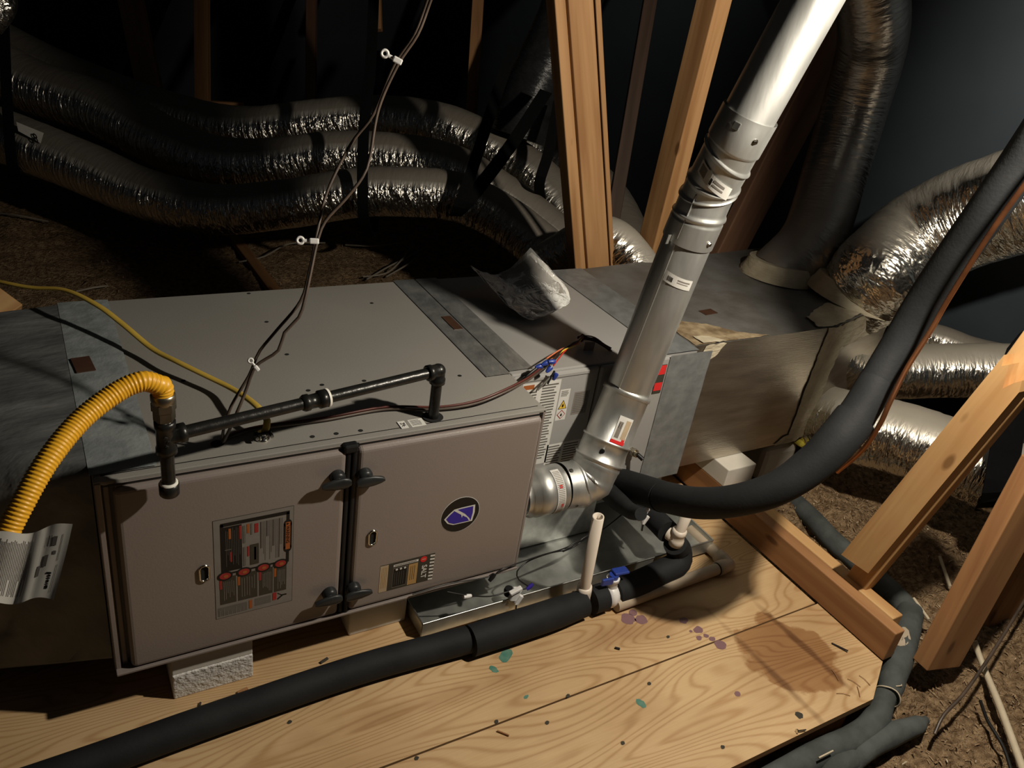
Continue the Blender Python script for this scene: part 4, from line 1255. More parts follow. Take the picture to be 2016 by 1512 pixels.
def strap(pts, w, lab, wd=(0.85, -0.5, 0.12)):
    b = MB(); ribbon(b, pts, wd, w, 0.004, 'strap', step=0.03)
    return tag(b.obj('duct_strap'), lab, 'strap')
strap([(1.2134, 2.0557, 1.1154), (1.1384, 1.8476, 0.8210), (1.0720, 1.7048, 0.5946), (1.0473, 1.6092, 0.3575), (1.1376, 1.7823, 0.1907), (1.3062, 2.1317, 0.0609), (1.4640, 2.5241, 0.3037), (1.5304, 2.7545, 0.7295)], 0.040, 'black strap hanging the ducts behind the thermostat wires')
strap([(-0.0006, 3.2443, 0.8647), (-0.0232, 3.1147, 0.6404), (-0.0492, 2.9395, 0.3841), (-0.0635, 2.8410, 0.1743), (-0.0586, 2.9684, 0.0601), (-0.0516, 3.3079, -0.0401)], 0.046, 'black strap hanging the ducts at the left edge')
strap([(1.5752, 1.5738, 0.9514), (1.4607, 1.4852, 0.6962), (1.3543, 1.3898, 0.4809), (1.3466, 1.4240, 0.3782), (1.5027, 1.7151, 0.2509)], 0.042, 'left black strap of the crossing pair by the three-ply post')
strap([(1.7439, 1.5685, 0.7999), (1.5580, 1.4487, 0.6341), (1.4173, 1.3875, 0.5000), (1.3509, 1.4135, 0.3874), (1.4845, 1.7253, 0.2479)], 0.050, 'right black strap of the crossing pair by the three-ply post')
strap([(1.8102, 1.5700, 0.7646), (1.7404, 1.4773, 0.5914), (1.7062, 1.4545, 0.4786), (1.8668, 1.6595, 0.3279)], 0.042, 'short black strap just left of the three-ply post')
strap([(2.3054, -0.2269, 0.6000), (2.2394, -0.2144, 0.5093), (2.2011, -0.2682, 0.3864), (2.1676, -0.3247, 0.2643), (2.1539, -0.3624, 0.1495), (2.3888, -0.2689, -0.0132)], 0.085, 'wide black strap wrapped round the ducts at the right edge')
# tag on the left duct
tg = MB()
ta, tb, tc_, td = V((-0.0263, 2.8678, 0.3176)), V((0.0675, 2.7663, 0.2989)), V((0.0512, 2.7520, 0.2599)), V((-0.0236, 2.8452, 0.2852))
tg.prism([ta, tb, tc_, td], (0.0005, 0.0015, 0), 'paper')
e1 = (tb - ta).normalized(); e2 = (ta - td).normalized()
tg.text('8', 0.055, ta.lerp(tc_, 0.78) + (V(CAM_LOC) - ta).normalized() * 0.012, e1, e2, 'lab_dark', 0.001)
tag(tg.obj('duct_tag'), 'small white tag marked 8 on the left silver duct', 'tag')

# ------------------------------------------------------------------ vent pipe
vent = thing('vent_pipe', 'galvanised vent pipe rising from the furnace side through the attic', 'vent pipe', (0.9, 0.035, 0.18))
E0, E1 = V((0.862, 0.035, 0.183)), V((1.004, 0.036, 0.184))
E2, B1 = V((1.0721, 0.0367, 0.2365)), V((1.1324, 0.0628, 0.3706))
C1 = V((1.1459, 0.0751, 0.3994))
C2 = V((1.1509, 0.0083, 0.8101)); C3 = V((1.1581, -0.0060, 0.9052)); C4_ = V((1.1507, -0.0512, 1.0262)); C5 = V((1.1556, -0.0629, 1.0743)); C6 = V((1.2017, -0.0904, 1.2756)); C7 = C6 + (C6 - C5) * 2.0
def seg_lathe(a, b_, prof, name, m='galv_pipe', n=44, **k):
    mb = MB(); a = V(a); b_ = V(b_); Lg = (b_ - a).length
    mb.lathe(a, b_ - a, [(h * Lg, r) for h, r in prof], m, n=n, cap=False)
    return mb.obj(name, vent, **k)
r1 = 0.0565
mb = MB()
mb.lathe(E0, E1 - E0, [(0, 0.046), (0.012, 0.048), (0.014, 0.055), (0.030, 0.055), (0.0305, 0.0575), (0.075, 0.0575), (0.0755, 0.0565), (0.105, 0.0565)], 'galv_pipe', n=44, cap=False)
mb.obj('elbow_collar', vent)
def elbow(p0, d0, p1, d1, k=0.05):
    """adjustable elbow: gores meet at raised seams"""
    p0 = V(p0); p1 = V(p1); a = p0 + V(d0).normalized() * k; c = p1 - V(d1).normalized() * k
    Q = []
    for t in (0.0, 0.30, 0.70, 1.0):
        Q.append(p0 * (1 - t) ** 3 + a * 3 * t * (1 - t) ** 2 + c * 3 * t * t * (1 - t) + p1 * t ** 3)
    Q[0] = p0; P = []; rad = []
    for i in range(3):
        for k in range(9):
            f = k / 9
            P.append(Q[i].lerp(Q[i + 1], f))
            e = min(abs(f), abs(1 - f))
            rad.append(r1 + (0.0 if (i == 0 and f < 0.5) else 0.0032 if f == 0 else 0.0014 if e < 0.13 else 0.0))
    P.append(Q[3]); rad.append(r1)
    R, _ = sweep(P, rad, 44)
    mb = MB(); mb.rings(R, 'galv_pipe', cap=False)
    return mb
elbow(E1 - V((0.03, 0, 0)), (1, 0.01, 0), E2, C1 - E2, 0.075).obj('lower_elbow', vent)
seg_lathe(E2 - (C1 - E2) * 0.03, C1, [(0, r1), (0.04, r1 + 0.0005), (0.05, r1 + 0.004), (0.07, r1 + 0.004), (0.08, r1 + 0.0008), (0.30, r1 + 0.0008), (0.305, r1 + 0.004), (0.325, r1 + 0.0045), (0.335, r1), (0.93, r1), (0.94, r1 + 0.003), (1.0, r1 + 0.003), (1.0, r1 - 0.004)], 'lower_section')
r2 = 0.0520
seg_lathe(C1 - (C2 - C1) * 0.02, C2, [(0, r2), (0.985, r2), (1.0, r2 - 0.002)], 'straight_section')
mb = MB()
P, _ = path([C2 - (C2 - C1) * 0.03, C2.lerp(C3, 0.5), C3, C3.lerp(C4_, 0.5), C4_ + (C5 - C4_) * 0.0, C5], 1, 0.0028)
tot = len(P); rad = []
for i in range(tot):
    f = i / (tot - 1)
    r = 0.0525
    if f < 0.23:
        r = 0.0550 if f < 0.17 else 0.0535
    if f > 0.78:
        r = 0.0555
    for s in (0.21, 0.37, 0.47, 0.68):
        d = abs(f - s)
        if d < 0.013:
            r = max(r, 0.0525 + 0.0042 * math.sqrt(1 - (d / 0.013) ** 2))
    rad.append(r)
R, _ = sweep(P, rad, 60, up=Matrix(CAM_ROT) @ V((1, 0, 0)))
tilt = [(0, 0), (0.21, -0.10), (0.37, -0.30), (0.47, -0.05), (0.68, 0.34), (0.82, 0.0), (1, 0)]
for i in range(tot):
    f = i / (tot - 1)
    for (f0, a0), (f1, a1) in zip(tilt[:-1], tilt[1:]):
        if f0 <= f <= f1:
            al = a0 + (a1 - a0) * (f - f0) / (f1 - f0)
    t = (P[min(i + 1, tot - 1)] - P[max(i - 1, 0)]).normalized()
    R[i] = [p - t * (math.tan(al) * rad[i] * math.cos(2 * math.pi * j / 60)) for j, p in enumerate(R[i])]
# the middle seams of an adjustable elbow are cut on the slant
mb.rings(R, 'galv_pipe', cap=False)
mb.obj('adjustable_elbow', vent)
seg_lathe(C5 - (C6 - C5) * 0.05, C7, [(0, 0.0505), (1.0, 0.0505)], 'upper_section')
def on_pipe(a, b_, f, toward, r):
    p = V(a).lerp(V(b_), f); ax = (V(b_) - V(a)).normalized()
    d = V(toward); d = (d - ax * d.dot(ax)).normalized()
    return p, ax, d
def pipe_label(a, b_, f, toward, r, alen, arc, name, marks, base='label', label=None, tilt=0.0):
    """sticker wrapped on the pipe: alen along the axis, arc (radians) around it"""
    p, ax, d = on_pipe(a, b_, f, toward, r)
    e = ax.cross(d)
    def P(u, v, k=0):
        t = (u - 0.5) * arc; h = (0.5 - v) * alen + tilt * (u - 0.5)
        rr = r + 0.0012 + 0.0003 * k
        return p + ax * h + d * (rr * math.cos(t)) + e * (rr * math.sin(t))
    mb = MB()
    def patch(u0, v0, u1, v1, m, k):
        n = max(1, int(abs(u1 - u0) * arc * 12))
        for i in range(n):
            ua = u0 + (u1 - u0) * i / n; ub = u0 + (u1 - u0) * (i + 1) / n
            mb.quad(P(ua, v0, k), P(ub, v0, k), P(ub, v1, k), P(ua, v1, k), m)
    patch(0, 0, 1, 1, base, 0)
    for u0, v0, u1, v1, m in marks:
        patch(u0, v0, u1, v1, m, 1)
    return mb.obj(name, vent, label=label)
camv = lambda p: V(CAM_LOC) - V(p)
bars = [(0.10 + 0.016 * i, 0.30, 0.106 + 0.016 * i + 0.004 * (i % 3), 0.75, 'lab_dark') for i in range(12)]
pipe_label(C1, C2, 0.79, camv(C2) + V((0.55, 0, 0)), r2, 0.024, 1.25, 'pipe_label', bars + [(0.45, 0.25, 0.9, 0.38, 'lab_line'), (0.45, 0.5, 0.85, 0.58, 'lab_line')], label='white barcode label on the straight section', tilt=-0.012)
pipe_label(C3, C4_, 0.40, camv(C3), 0.0545, 0.028, 1.5, 'pipe_label', [(0.05, 0.15, 0.25, 0.85, 'lab_line'), (0.40, 0.3, 0.46, 0.8, 'lab_dark'), (0.5, 0.2, 0.8, 0.4, 'lab_line'), (0.5, 0.55, 0.8, 0.7, 'lab_line')], label='slanted white label on the adjustable elbow', tilt=-0.03)
pipe_label(E2, C1, 0.50, camv(E2) + V((0.9, -0.1, 0)), r1 + 0.0005, 0.066, 0.62, 'pipe_label', [(0, 0.88, 1, 1, 'lab_bright_red'), (0.12, 0.2, 0.4, 0.8, 'lab_line'), (0.15, 0.25, 0.32, 0.45, 'lab_dark'), (0.55, 0.1, 0.92, 0.8, 'lab_cream'), (0.7, 0.75, 0.95, 0.88, 'lab_bright_red')], label='white and red label on the lower section')
pipe_label(E0, E1, 0.55, (-0.5, -1, 0.3), 0.0575, 0.022, 2.4, 'pipe_label', [(0.3, 0.3, 0.36, 0.7, 'lab_bright_red'), (0.62, 0.2, 0.70, 0.5, 'lab_bright_red')] + [(0.05 + 0.03 * i, 0.1, 0.062 + 0.03 * i, 0.9, 'lab_line') for i in range(30)], label='worn paper band round the collar')
def screw(a, b_, f, toward, r):
    p, ax, d = on_pipe(a, b_, f, toward, r)
    mb = MB(); q = p + d * r
    mb.hexnut(q, q + d * 0.004, 0.0042, 'chrome'); mb.cyl(q, q + d * 0.0012, 0.0058, 'chrome', n=12)
    return mb.obj('screw', vent)
screw(E2, C1, 0.17, camv(E2), r1 + 0.0005)
screw(E0, E1, 0.85, (0.0, -0.3, 1), 0.0555); screw(E0, E1, 0.9, (-0.1, -1, -0.4), 0.0555)
screw(C4_, C5, 0.45, camv(C4_) + V((-0.9, 0.6, 0)), 0.0555); screw(C4_, C5, 0.35, camv(C4_) + V((0.9, -0.4, 0)), 0.0555)
screw(C2, C3, 0.08, camv(C2) + V((1.4, -0.6, 0)), 0.0550)
p, ax, d = on_pipe(C4_, C5, 0.62, camv(C4_) + V((-0.35, 0.2, 0)), 0.0555)
mb = MB(); e = ax.cross(d); mb.box(p + d * 0.0562, (0.013, 0.014, 0.003), 'galv', Matrix((e, ax, d)).transposed(), bev=0.001); mb.obj('snap_lock', vent)
# seam running up the lower side
mb = MB()
for a, b_, r in ((C1, C2, r2), (C2, C3, 0.0535)):
    p, ax, d = on_pipe(a, b_, 0.0, camv(C2) + V((-0.75, 0.4, 0)), r)
    mb.tube([p + d * r, V(b_) + d * r], 0.0016, 'galv_pipe', n=6, step=0.1)
mb.obj('lock_seam', vent)
# torn tab at the joint
p, ax, d = on_pipe(C1, C2, 0.985, camv(C2) + V((-1.6, 0.9, 0)), r2)
mb = MB(); mb.box(p + d * (r2 + 0.006), (0.002, 0.012, 0.02), 'galv_pipe', Matrix((ax.cross(d), d, ax)).transposed()); mb.obj('draw_tab', vent)

# ------------------------------------------------------------------ gas piping
gas = thing('gas_pipe', 'black iron gas pipe with tee, union and drip leg across the furnace top', 'gas pipe', (0.11, -0.055, 0.44))
TE = V((0.106, -0.055, 0.540)); EL = V((0.612, 0.0275, 0.547))
ru = 0.0107
ax = (EL - TE).normalized()
UN = TE + ax * 0.253
b = MB(); b.cyl(TE + ax * 0.028, UN - ax * 0.016, ru, 'iron'); b.obj('pipe', gas)
b = MB(); b.cyl(UN + ax * 0.016, EL - ax * 0.016, ru, 'iron'); b.obj('pipe', gas)
b = MB()
b.lathe(UN - ax * 0.024, ax, [(0, 0.0125), (0.004, 0.0152), (0.012, 0.0152), (0.014, 0.013), (0.030, 0.013), (0.032, 0.0165), (0.044, 0.0165), (0.048, 0.0125)], 'iron', n=20)
b.lathe(UN + ax * 0.022, ax, [(0, 0.0168), (0.004, 0.0168), (0.006, 0.0118)], 'dope', n=20)
b.obj('union', gas)
b = MB()
up = V((0, 0, 1))
b.lathe(EL - ax * 0.026, ax, [(0, 0.0135), (0.001, 0.0158), (0.010, 0.0158), (0.012, 0.0140), (0.026, 0.0140)], 'iron', n=22)
b.ball(EL, 0.0146, 'iron', n=20)
b.lathe(EL, -up, [(0, 0.0140), (0.014, 0.0140), (0.016, 0.0158), (0.026, 0.0158), (0.027, 0.0130)], 'iron', n=22)
b.obj('elbow', gas)
b = MB(); b.cyl(EL - up * 0.02, (EL.x, EL.y, H - 0.02), ru, 'iron'); b.obj('riser', gas)
b = MB()
b.lathe(TE + up * 0.030, -up, [(0, 0.0125), (0.001, 0.0162), (0.011, 0.0162), (0.014, 0.0145), (0.046, 0.0145), (0.049, 0.0162), (0.059, 0.0162), (0.060, 0.0125)], 'iron', n=24)
b.lathe(TE + ax * 0.004, ax, [(0, 0.0142), (0.014, 0.0142), (0.016, 0.0162), (0.026, 0.0162), (0.027, 0.0125)], 'iron', n=24)
for dz_, dx_ in ((0.008, -0.002), (0.0, 0.002), (-0.008, -0.001)):
    b.box(TE + V((dx_, -0.0142, dz_ - 0.002)), (0.006, 0.002, 0.004), 'iron', Matrix.Rotation(0.5, 3, 'Y'), bev=0.0008)
b.lathe(TE + ax * 0.0268, ax, [(0, 0.0128), (0.002, 0.0122), (0.003, 0.0108)], 'dope', n=20)
b.obj('tee', gas)
b = MB(); b.cyl(TE - up * 0.028, TE - up * 0.088, ru, 'iron'); b.obj('drip_nipple', gas)
b = MB()
b.lathe(TE - up * 0.086, -up, [(0, 0.0115), (0.001, 0.0142), (0.006, 0.0145)], 'dope', n=22)
b.lathe(TE - up * 0.089, -up, [(0, 0.0135), (0.001, 0.0158), (0.020, 0.0158), (0.0225, 0.0140), (0.0235, 0.006)], 'iron', n=22)
b.obj('cap', gas)

hose = thing('gas_hose', 'yellow corrugated gas hose curving down at the left edge', 'gas hose', tuple(TE))
b = MB()
b.cyl(TE + up * 0.028, TE + up * 0.034, 0.0125, 'dope')
b.hexnut(TE + up * 0.033, TE + up * 0.050, 0.0165, 'brass')
b.hexnut(TE + up * 0.050, TE + up * 0.064, 0.0185, 'brass')
b.lathe(TE + up * 0.062, up, [(0, 0.0165), (0.006, 0.0185), (0.014, 0.0185), (0.016, 0.0165)], 'brass', n=24)
b.obj('flare_nut', hose)
HS = [TE + up * 0.070, TE + up * 0.090, (0.0984, -0.0579, 0.6366), (0.0782, -0.0612, 0.6465), (0.0437, -0.0703, 0.6393), (-0.0083, -0.0979, 0.6169), (-0.0551, -0.1411, 0.5863), (-0.0911, -0.1764, 0.5473), (-0.1221, -0.1997, 0.5005), (-0.1536, -0.2243, 0.4298), (-0.1861, -0.2536, 0.3403)]
def rib(s, th):
    return 1 + 0.055 * math.sin(2 * math.pi * s / 0.0054)
b = MB(); b.tube(HS, 0.0152, 'csst', n=20, step=0.00135, mod=rib); b.obj('corrugated_tube', hose)

# instruction tag taped round the hose
tagp = MB(); R = []
tl, tr, br, bl = V((-0.1514, -0.2201, 0.5442)), V((-0.0394, -0.2657, 0.5570)), V((-0.0720, -0.3002, 0.4701)), V((-0.1808, -0.2486, 0.4698))
nn = (tr - tl).cross(bl - tl).normalized()
if nn.dot(V(CAM_LOC) - tl) < 0:
    nn = -nn
def tagP(u, v, k=0):
    p = tl.lerp(tr, u).lerp(bl.lerp(br, u), v)
    w = (0.050 * (0.70 - u) if u < 0.70 else 0.012 * (u - 0.70)) + 0.0015 * math.sin(u * 17 + v) + 0.004 * math.exp(-((u - 0.70) / 0.05) ** 2) + 0.002 * math.sin(v * 4 + u * 3)
    e = (bl - tl).normalized()
    return p + nn * (w + 0.0003 * k) + e * (-0.012 * math.exp(-((u - 0.80) / 0.16) ** 2) + 0.006 * math.cos(u * 9))
nu, nv = 40, 10
vs = [tagP(i / nu, j / nv) for j in range(nv + 1) for i in range(nu + 1)] + [tagP(i / nu, j / nv, -2) for j in range(nv + 1) for i in range(nu + 1)]
fs = [[j * (nu + 1) + i, j * (nu + 1) + i + 1, (j + 1) * (nu + 1) + i + 1, (j + 1) * (nu + 1) + i] for j in range(nv) for i in range(nu)]
o_ = len(vs) // 2
fs += [[o_ + q for q in f[::-1]] for f in fs]
tagp.add(vs, fs, 'paper', True)
def tpatch(u0, v0, u1, v1, m):
    n = max(1, int(abs(u1 - u0) * 40)); k = max(1, int(abs(v1 - v0) * 10))
    for i in range(n):
        for j in range(k):
            a, c = u0 + (u1 - u0) * i / n, u0 + (u1 - u0) * (i + 1) / n
            d, e = v0 + (v1 - v0) * j / k, v0 + (v1 - v0) * (j + 1) / k
            tagp.quad(tagP(a, d, 1), tagP(c, d, 1), tagP(c, e, 1), tagP(a, e, 1), m)
random.seed(5)
for i in range(20):
    u = 0.40 + i * 0.0135
    tpatch(u, 0.10 + 0.05 * random.random(), u + 0.005, 0.9 - 0.25 * random.random() * (i % 3 == 0), 'lab_line')
for i in range(14):
    v = 0.12 + i * 0.055
    tpatch(0.24, v, 0.36, v + 0.018, 'lab_dark' if i % 3 else 'lab_grey')
tpatch(0.31, 0.50, 0.36, 0.92, 'lab_grey'); tpatch(0.365, 0.1, 0.39, 0.42, 'lab_grey')
tpatch(0.845, 0.17, 0.885, 0.30, 'lab_grey'); tpatch(0.80, 0.15, 0.81, 0.30, 'lab_line'); tpatch(0.825, 0.15, 0.832, 0.28, 'lab_line')
tpatch(0.87, 0.37, 0.90, 0.42, 'lab_grey')
tpatch(0.80, 0.42, 0.835, 0.58, 'lab_line'); tpatch(0.755, 0.55, 0.785, 0.70, 'lab_line')
tpatch(0.93, 0.14, 0.936, 0.5, 'lab_line'); tpatch(0.94, 0.55, 0.945, 0.92, 'lab_line')
for v0, v1, u0, u1 in [(0.66, 0.685, 0.855, 0.905), (0.695, 0.72, 0.875, 0.905), (0.73, 0.75, 0.875, 0.905), (0.76, 0.80, 0.878, 0.902), (0.81, 0.825, 0.875, 0.905), (0.835, 0.88, 0.878, 0.905)]:
    tpatch(u0, v0, u1, v1, 'lab_dark')
tag(tagp.obj('instruction_tag'), 'crumpled white printed instruction tag around the yellow hose', 'tag')

# ------------------------------------------------------------------ cables and wires
cable = thing('power_cable', 'flat yellow power cable running across to the furnace top', 'cable', (0.2803, 0.0495, 0.4400))
NM = [(-0.1861, 0.8575, 0.4579), (-0.1073, 0.7505, 0.4787), (-0.0509, 0.6910, 0.4867), (0.012, 0.635, 0.500), (0.066, 0.545, 0.500), (0.104, 0.477, 0.486), (0.148, 0.386, 0.468), (0.184, 0.315, 0.470), (0.221, 0.259, 0.467), (0.256, 0.202, 0.466), (0.2748, 0.1381, 0.4750), (0.2861, 0.0829, 0.4800), (0.2917, 0.0546, 0.4720), (0.2850, 0.0465, 0.4520), (0.2839, 0.0564, 0.4350)]
b = MB(); b.tube(NM, 0.0066, 'nm', n=12, step=0.01, flat=(0.55, 1.0)); b.obj('cable_jacket', cable)
cc = V((0.2812, 0.0458, 0.4400))
b = MB()
b.lathe((cc.x, cc.y, H), (0, 0, 1), [(0, 0.0125), (0.004, 0.0125), (0.0045, 0.0095), (0.014, 0.0095)], 'chrome', n=20)
b.box((cc.x - 0.012, cc.y - 0.003, H + 0.012), (0.008, 0.012, 0.010), 'knob', bev=0.002)
b.box((cc.x + 0.012, cc.y + 0.002, H + 0.012), (0.008, 0.010, 0.010), 'knob', bev=0.002)
b.box((cc.x, cc.y - 0.006, H + 0.014), (0.026, 0.006, 0.006), 'knob', bev=0.001)
for s in (-1, 1):
    b.cyl((cc.x + s * 0.013, cc.y - 0.006, H + 0.012), (cc.x + s * 0.013, cc.y - 0.016, H + 0.012), 0.0035, 'chrome', n=10)
b.obj('clamp_connector', cable, label='dark metal cable clamp')

w1 = [(0.2104, 0.0687, 0.4300), (0.2112, 0.0503, 0.4480), (0.2114, 0.0356, 0.4795), (0.2259, 0.0394, 0.5214), (0.2589, 0.0498, 0.5716), (0.2691, 0.0557, 0.5912), (0.2810, 0.0615, 0.6126), (0.3104, 0.0644, 0.6472), (0.3524, 0.0689, 0.6974), (0.3727, 0.0874, 0.7470), (0.3860, 0.1050, 0.7880), (0.3961, 0.1176, 0.8180), (0.4161, 0.1378, 0.8697), (0.4600, 0.1566, 0.9441), (0.4930, 0.1433, 0.9998), (0.5249, 0.1463, 1.0794), (0.5520, 0.1345, 1.1312), (0.5658, 0.1292, 1.1796), (0.5699, 0.1074, 1.2346), (0.5614, 0.0409, 1.3339)]
w2 = [(0.2057, 0.0632, 0.4300), (0.2132, 0.0431, 0.4500), (0.2269, 0.0184, 0.5111), (0.2450, 0.0284, 0.5452), (0.2639, 0.0417, 0.5853), (0.2762, 0.0425, 0.5992), (0.3059, 0.0374, 0.6219), (0.3187, 0.0470, 0.6499), (0.3431, 0.0477, 0.6761), (0.3559, 0.0573, 0.7041), (0.3721, 0.0769, 0.7513), (0.3860, 0.0940, 0.7920), (0.4025, 0.1048, 0.8259), (0.4374, 0.1064, 0.8642), (0.4678, 0.1105, 0.9018), (0.4824, 0.1205, 0.9324), (0.4977, 0.1336, 1.0106), (0.5268, 0.1339, 1.0834), (0.5529, 0.1225, 1.1347), (0.5665, 0.1172, 1.1827), (0.5708, 0.0941, 1.2359), (0.5615, 0.0275, 1.3344)]
b = MB(); b.tube(w1, 0.0028, 'brown_wire', n=8, step=0.012); tag(b.obj('thermostat_wire'), 'brown thermostat wire hanging to the furnace top, bowing out left', 'wire')
b = MB(); b.tube(w2, 0.0028, 'brown_wire', n=8, step=0.012); tag(b.obj('thermostat_wire'), 'brown thermostat wire hanging to the furnace top, bowing out right', 'wire')
def cable_clip(p, dirv, lab, s=1.0):
    p = V(p); F = frame_from(V(CAM_LOC) - p, dirv)
    b = MB()
    b.box(p - F @ V((0.003 * s, 0, -0.004)), (0.016 * s, 0.010 * s, 0.010), 'white', F, bev=0.002)
    b.box(p - F @ V((0.016 * s, 0, -0.003)), (0.014 * s, 0.006 * s, 0.006), 'white', F, bev=0.002)
    q = p - F @ V((0.026 * s, 0, -0.003)); R = []
    for i in range(17):
        t = 2 * math.pi * i / 16
        c = q + F @ V((0.0055 * s * math.cos(t), 0.0055 * s * math.sin(t), 0))
        rr = F @ V((math.cos(t), math.sin(t), 0)); nz = F.col[2]
        R.append([c + rr * 0.0025 * s * math.cos(a) + nz * 0.003 * math.sin(a) for a in [math.pi * 2 * k / 8 for k in range(8)]])
    b.rings(R, 'white', cap=False)
    return tag(b.obj('cable_clip'), lab, 'clip')
Fx = Matrix(CAM_ROT)
cable_clip((0.5256, 0.1257, 1.0904), Fx @ V((0.88, -0.48, 0)), 'white loop clip high up on the thermostat wires')
cable_clip((0.3833, 0.0914, 0.7959), Fx @ V((1, -0.05, 0)), 'white loop clip halfway down the thermostat wires')
cable_clip((0.2688, 0.0302, 0.5937), Fx @ V((0.6, -0.75, 0)), 'small white clip low on the thermostat wires near the furnace top', 0.7)

# brown lead along the furnace front to the wire-nut bundle
lead = [(0.2119, 0.0588, 0.4360), (0.2340, 0.0621, 0.4450), (0.2904, 0.0707, 0.4460), (0.4043, 0.0678, 0.4460), (0.5301, 0.0737, 0.4460), (0.6278, 0.0451, 0.4470), (0.7035, 0.0365, 0.4520), (0.7704, 0.0420, 0.4630), (0.8561, 0.0736, 0.4680), (0.9392, 0.1314, 0.4620), (0.9954, 0.1717, 0.4580)]
lead2 = [V(p) + V((0.002, 0.006, 0.002)) for p in lead]
b = MB(); b.tube(lead, 0.0026, 'brown_wire', n=8, step=0.01); tag(b.obj('control_lead'), 'front brown lead lying along the furnace top to the wire nuts', 'wire', 'brown control leads')
b = MB(); b.tube(lead2, 0.0024, 'dark_red_wire', n=8, step=0.01); tag(b.obj('control_lead'), 'back reddish brown lead lying along the furnace top to the wire nuts', 'wire', 'brown control leads')

harn = thing('wire_harness', 'bundle of coloured wires with blue wire nuts on the coil cabinet edge', 'wire harness', (1.1088, 0.2697, 0.4400))
random.seed(11)
A = V((1.1571, 0.1921, 0.4450)); Bp = V((1.1156, 0.2447, 0.4600)); Cc = V((1.0305, 0.1994, 0.4560)); Dd = V((0.9368, 0.1150, 0.4787))
for i, m in enumerate(['orange_wire', 'black_wire', 'orange_wire', 'yellow_wire', 'black_wire', 'red_wire', 'orange_wire', 'dark_red_wire']):
    j = lambda s: V((random.uniform(-s, s), random.uniform(-s, s), random.uniform(-s, s)))
    pts = [A + j(0.004) + V((0.01, 0, 0)), A.lerp(Bp, 0.5) + j(0.005) + V((0, 0, 0.012)), Bp + j(0.004), Bp.lerp(Cc, 0.5) + j(0.0055) + V((0, -0.004, 0.004)), Cc + j(0.006), Dd + j(0.008)]
    b = MB(); b.tube(pts[:3], 0.0016, 'dark_red_wire' if m != 'black_wire' else m, n=6, step=0.008)
    b.tube(pts[2:], 0.0018, m, n=6, step=0.008)
    b.obj('lead', harn)
for i, (p, d) in enumerate([((0.9208, 0.1150, 0.4781), (-1, 0, -0.35)), ((0.9340, 0.1100, 0.4842), (-0.8, 0, 0.1)), ((0.9327, 0.1120, 0.4627), (-0.7, -0.2, -0.5)), ((0.9555, 0.1150, 0.4396), (-0.3, 0, -1)), ((0.9080, 0.1180, 0.4705), (-1, 0, -0.1))]):
    d = V(d).normalized()
    b = MB(); b.lathe(V(p) - d * 0.009, d, [(0, 0.0058), (0.004, 0.0064), (0.012, 0.0048), (0.017, 0.003)], 'blue', n=10); b.obj('wire_nut', harn)
for a, c in [((1058, 722), (1010, 760)), ((1078, 745), (1062, 770)), ((1070, 738), (1056, 766))]:
    pass
b = MB(); b.tube([(0.9080, 0.1180, 0.4705), (0.8790, 0.1100, 0.4579), (0.8576, 0.1080, 0.4387)], 0.0026, 'black_wire', n=8); b.obj('loose_end', harn)
b = MB(); b.tube([(0.9487, 0.1180, 0.4416), (0.9328, 0.1150, 0.4295), (0.9131, 0.1130, 0.4122)], 0.0026, 'lab_grey', n=8); b.obj('loose_end', harn)
b = MB(); b.tube([(0.9545, 0.1180, 0.4540), (0.9447, 0.1150, 0.4385), (0.9380, 0.1130, 0.4246)], 0.0024, 'black_wire', n=8); b.obj('loose_end', harn)
b = MB(); q = V((1.1140, 0.2115, 0.4500)); b.box(q, (0.026, 0.003, 0.026), 'lab_line', Matrix.Rotation(-0.2, 3, 'Z')); b.obj('lead_tag', harn)
q2 = V((1.1157, 0.2488, 0.4580)); b = MB(); b.lathe(q2 - V((0.008, 0.004, 0.002)), (0.9, 0.4, 0.3), [(0, 0.009), (0.012, 0.009)], 'dark_red_wire', n=12); b.obj('harness_tie', harn)

# thin black float-switch wires
fw1 = [(0.5812, -0.0300, 0.0312), (0.6635, -0.0300, 0.0339), (0.7739, -0.0300, 0.0216), (0.8051, -0.0300, 0.0349), (0.9149, -0.0100, 0.0241), (1.0123, 0.0200, -0.0045), (1.0789, 0.0300, 0.0016), (1.1571, 0.0500, -0.0019), (1.2270, 0.0500, 0.0469), (1.2389, 0.0400, 0.0679)]
b = MB(); b.tube(fw1, 0.0017, 'black_wire', n=6); b.tube([fw1[2], (0.7827, -0.0300, 0.0250)], 0.004, 'gasket', n=8); tag(b.obj('switch_wire'), 'upper thin black switch wire draped over the drain pan', 'wire')
fw2 = [(0.6662, -0.0300, 0.0106), (0.7143, -0.0400, -0.0070), (0.7764, -0.0400, -0.0308), (0.8239, -0.0400, -0.0323), (0.8803, -0.0400, -0.0380), (0.8570, -0.0300, -0.0154), (0.8538, -0.0200, 0.0037), (0.8881, -0.0100, 0.0163), (0.9519, 0.0000, 0.0131), (1.0138, 0.0200, -0.0114)]
b = MB(); b.tube(fw2, 0.0017, 'black_wire', n=6); tag(b.obj('switch_wire'), 'lower thin black switch wire looping past the float switch', 'wire')
b = MB()
for i in range(5):
    q = [V((1.0113, 0.0200, -0.0139)), V((1.0476, 0.0250, -0.0120)) + V((0, 0, 0.002 * i + 0.006 * math.sin(i * 2))), V((1.0764, 0.0300, -0.0010)) + V((0, 0, 0.005 * math.cos(i * 2))), V((1.1003, 0.0350, 0.0050))]
    b.tube(q, 0.0018, 'black_wire', n=6)
tag(b.obj('wire_coil'), 'small tangle of black wire beside the white drain stub', 'wire')
